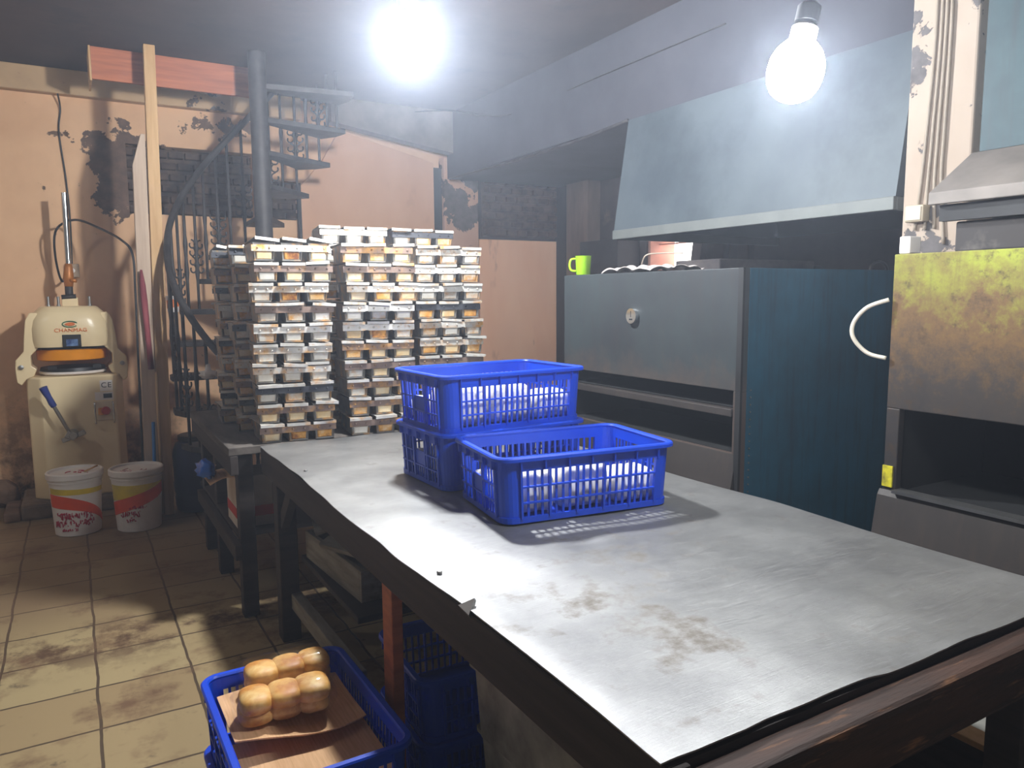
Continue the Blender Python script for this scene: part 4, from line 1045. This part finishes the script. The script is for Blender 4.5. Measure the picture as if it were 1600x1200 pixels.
for (y, a, lab) in ((4.36, .14, 'sooty slanted prop board right of the bright window'),(4.12,.06,'second sooty prop board right of the bright window'),(3.88,-.02,'third sooty prop board right of the window, under the hood')):
    bm = B(); box(bm, -.03,.03,-.05,.05,0,2.14); o = build('prop_board', bm, MT['sootwall'], None, bevel=.004); o.location = (4.20, y + 1.75*math.sin(a), .004); o.rotation_euler = (a, 0, 0); tag(o, lab, 'board', 'prop boards behind the oven')
bm = B(); box(bm, 0, .25, 0, .56, 0, 1.98); o = build('metal_cabinet', bm, MT['soot'], None, bevel=.006); o.location = (WX-.27, 5.27, .001); tag(o, 'dark flat cabinet standing behind the oven, left of the window', 'cabinet')

# ------------------------------------------------------------------ extraction hood over the oven
t = thing('extraction_hood', 'big grey blue sheet metal hood hanging over the oven', 'hood', (2.9, 2.8, 1.83))
y0, y1 = 1.90-2.8, 3.735-2.8
bm = B(); ring_loft(bm, [[(0,y0,.055),(0,y1,.055),(1.45,y1,.055),(1.45,y0,.055)], [(.105,y0,.72),(.105,y1,.72),(1.45,y1,.72),(1.45,y0,.72)]], cap0=False)
build('hood_body', bm, MT['galv'], t)
bm = B()
for (xa, xb, ya, yb) in ((-.012,.012,y0,y1),(.012,1.45,y1-.02,y1),(.012,1.45,y0,y0+.02)): box(bm, xa, xb, ya, yb, 0, .054)
build('rim_strip', bm, MT['hoodlip'], t, bevel=.003)
bm = B(); tube(bm, spline([(.10,y1+.0,.72),(.12,y1+.6,.70),(.14,y1+1.3,.70),(.14,y1+2.6,.72)], 6), .010, 8); build('stay_wire', bm, MT['iron'], t, smooth=True)

# ------------------------------------------------------------------ lime furnace at the right
t = thing('brick_furnace', 'rusty lime green furnace with a wide dark mouth at the right', 'oven', (OXF, 1.50, 0))
Lf, Hf = 1.9, 1.62
bm = B()
box(bm, 0, .03, -Lf, 0, 1.122, Hf); box(bm, 0, .03, -.045, 0, .1, 1.122); box(bm, 0, .03, -Lf, -1.25, .1, 1.122); box(bm, 0, .03, -1.25, -.045, .1, .85)
build('front_panel', bm, MT['furnace'], t, bevel=.003, label='lime paint rusting to black above the mouth')
bm = B(); box(bm, .031, .55, -.02, 0, .1, Hf-.001); build('side_panel', bm, MT['soot'], t)
bm = B(); box(bm, .031, .55, -Lf, -.021, Hf-.02, Hf-.001); build('top_panel', bm, MT['soot'], t)
bm = B(); box(bm, .53, .55, -1.26, -.03, .84, 1.13); box(bm, .031, .53, -1.26, -.03, .838, .845); box(bm, .031, .53, -1.26, -.03, 1.124, 1.13); box(bm, .031, .53, -.04, -.03, .845, 1.124); build('chamber', bm, MT['inside'], t, label='dark furnace mouth')
bm = B(); prism(bm, [(-.06,.55),(-.012,.83),(0,.85),(0,.1),(-.06,.1)], -Lf, .012, 'XZ'); build('lower_panel', bm, MT['panel_low'], t, bevel=.003)
bm = B(); box(bm, -.022, .03, -1.25, -.045, .846, .856); build('sill', bm, MT['steel'], t, label='thin bright sill under the mouth')
bm = B(); box(bm, -.006, .0, -.035, .0, .86, .93); build('paint_patch', bm, simple('yellow_daub', srgb(226,214,40), .6, c2=srgb(120,110,40), scale=30), t, label='daub of yellow paint')
bm = B(); tube(bm, spline([(2.29,1.505,1.475),(2.26,1.56,1.45),(2.25,1.60,1.40),(2.25,1.60,1.35),(2.27,1.56,1.30),(2.29,1.505,1.285)], 6), .007, 8)
t = tag(build('hose_loop', bm, MT['whitecable'], None, smooth=True), 'white hose loop on the left edge of the lime furnace', 'hose')
bm = B(); box(bm, -.03, .03, -.018, .018, 0, .055); o = build('white_clip', bm, MT['white'], None, bevel=.004); o.location = (2.34, 1.475, Hf+.001); tag(o, 'small white clip on the lime furnace top corner', 'clip')
bm = B(); box(bm, 0, .45, -1.2, 0, 0, .092); o = build('sooty_box', bm, simple('sooty_box', srgb(58,54,54), .8, c2=srgb(110,104,100), scale=7, lo=.55, hi=.75), None, bevel=.006); o.location = (2.36, 1.345, Hf+.001); tag(o, 'long sooty metal box lying on the lime furnace', 'box')
# canopy over the furnace
t = thing('furnace_canopy', 'grey sloping canopy with a teal duct over the lime furnace', 'hood', (2.3, .8, 1.765))
ya, yb = -1.0, .60
bm = B(); prism(bm, [(0,0),(0,.036),(.22,.175),(.9,.175),(.9,.15),(.24,.15),(.02,.0)], ya, yb, 'XZ'); build('canopy', bm, MT['greycanopy'], t, bevel=.003)
bm = B(); box(bm, .22, .9, ya, .575, .176, CEIL-1.765-.002); build('duct', bm, MT['oven_teal'] if False else oven_mat('dark_teal_duct', srgb(70,92,98), srgb(54,70,76), srgb(60,64,68)), t)
bm = B(); box(bm, .03, .06, ya, yb-.02, -.05, .0); build('underside_strip', bm, MT['soot'], t)

# conduits and junction box on the white pillar
for i, (y, lab) in enumerate(((1.765,'leftmost'),(1.745,'second'),(1.727,'third'),(1.708,'rightmost'))):
    bm = B(); tube(bm, spline([(2.872,y-.01*0,CEIL-.01),(2.872,y-.012,2.5),(2.872,y+.004*(1-i),2.1),(2.872,y+.012*(2-i)*.6,1.92),(2.872,y+.02*(1.5-i),1.74 if i < 3 else 1.68)], 6), .0065, 8)
    tag(build('conduit', bm, MT['conduit'], None, smooth=True), '%s of four pale cables running down the white pillar' % lab, 'cable', 'cables on the white pillar')
t = thing('junction_box', 'beige junction box low on the white pillar', 'junction box', (2.87, 1.775, 1.80))
bm = B(); box(bm, -.04, .008, -.035, .04, -.032, .032); build('box_body', bm, simple('beige_box', srgb(206,190,164), .6), t, bevel=.006)
bm = B(); box(bm, -.044, -.04, -.028, .033, -.026, .026); build('cover', bm, simple('beige_cover', srgb(222,208,184), .6), t, bevel=.002)
# wire slung under the ceiling
bm = B(); tube(bm, spline([(2.40,5.6,2.915),(2.6,5.4,2.905),(3.055,5.28,2.90),(3.05,4.15,2.90),(3.05,3.0,2.90)], 8), .004, 6); tag(build('ceiling_wire', bm, MT['iron'], None, smooth=True), 'thin pale wire strung under the ceiling towards the hood', 'cable')
bm = B(); tube(bm, spline([(3.39,6.44,2.60),(3.8,6.40,2.60),(4.25,6.40,2.60)], 6), .010, 6); tag(build('wall_pipe', bm, MT['iron'], None, smooth=True), 'sooty thin pipe along the top of the corner brickwork', 'pipe')

# ------------------------------------------------------------------ bits on the floor right of the table
t = thing('metal_offcut', 'grey metal sheet and plank ledge on the floor below the furnace', 'sheet', (2.12, 1.18, 0))
bm = B(); box(bm, -.09, .10, -.5, .25, .001, .28); build('ledge_block', bm, MT['dark_wood'], t, bevel=.004)
bm = B(); box(bm, -.10, -.03, -.5, .27, .281, .30); build('plank', bm, MT['pale_wood'], t, bevel=.003, label='pale wooden plank')
bm = B(); box(bm, -.025, .11, -.5, .25, .281, .287); build('metal_plate', bm, MT['grey_tin'], t)

# ------------------------------------------------------------------ haze volume added for the lens glow around the bulbs
def haze_mat():
    m = bpy.data.materials.new('glow_haze'); m.use_nodes = True; nt = m.node_tree; nt.nodes.clear()
    out = N(nt, 'ShaderNodeOutputMaterial'); vs = N(nt, 'ShaderNodeVolumeScatter')
    vs.inputs['Color'].default_value = (.76, .83, 1.0, 1); vs.inputs['Density'].default_value = HAZE; vs.inputs['Anisotropy'].default_value = 0.62
    nt.links.new(vs.outputs[0], out.inputs['Volume']); return m
bm = B(); box(bm, -2.1, WX-.002, -1.2, WY-.002, .002, CEIL-.003)
o = build('glow_haze', bm, haze_mat()); o['kind'] = 'stuff'; o['label'] = 'thin haze added for the lens glow around the bulbs'; o['category'] = 'haze'
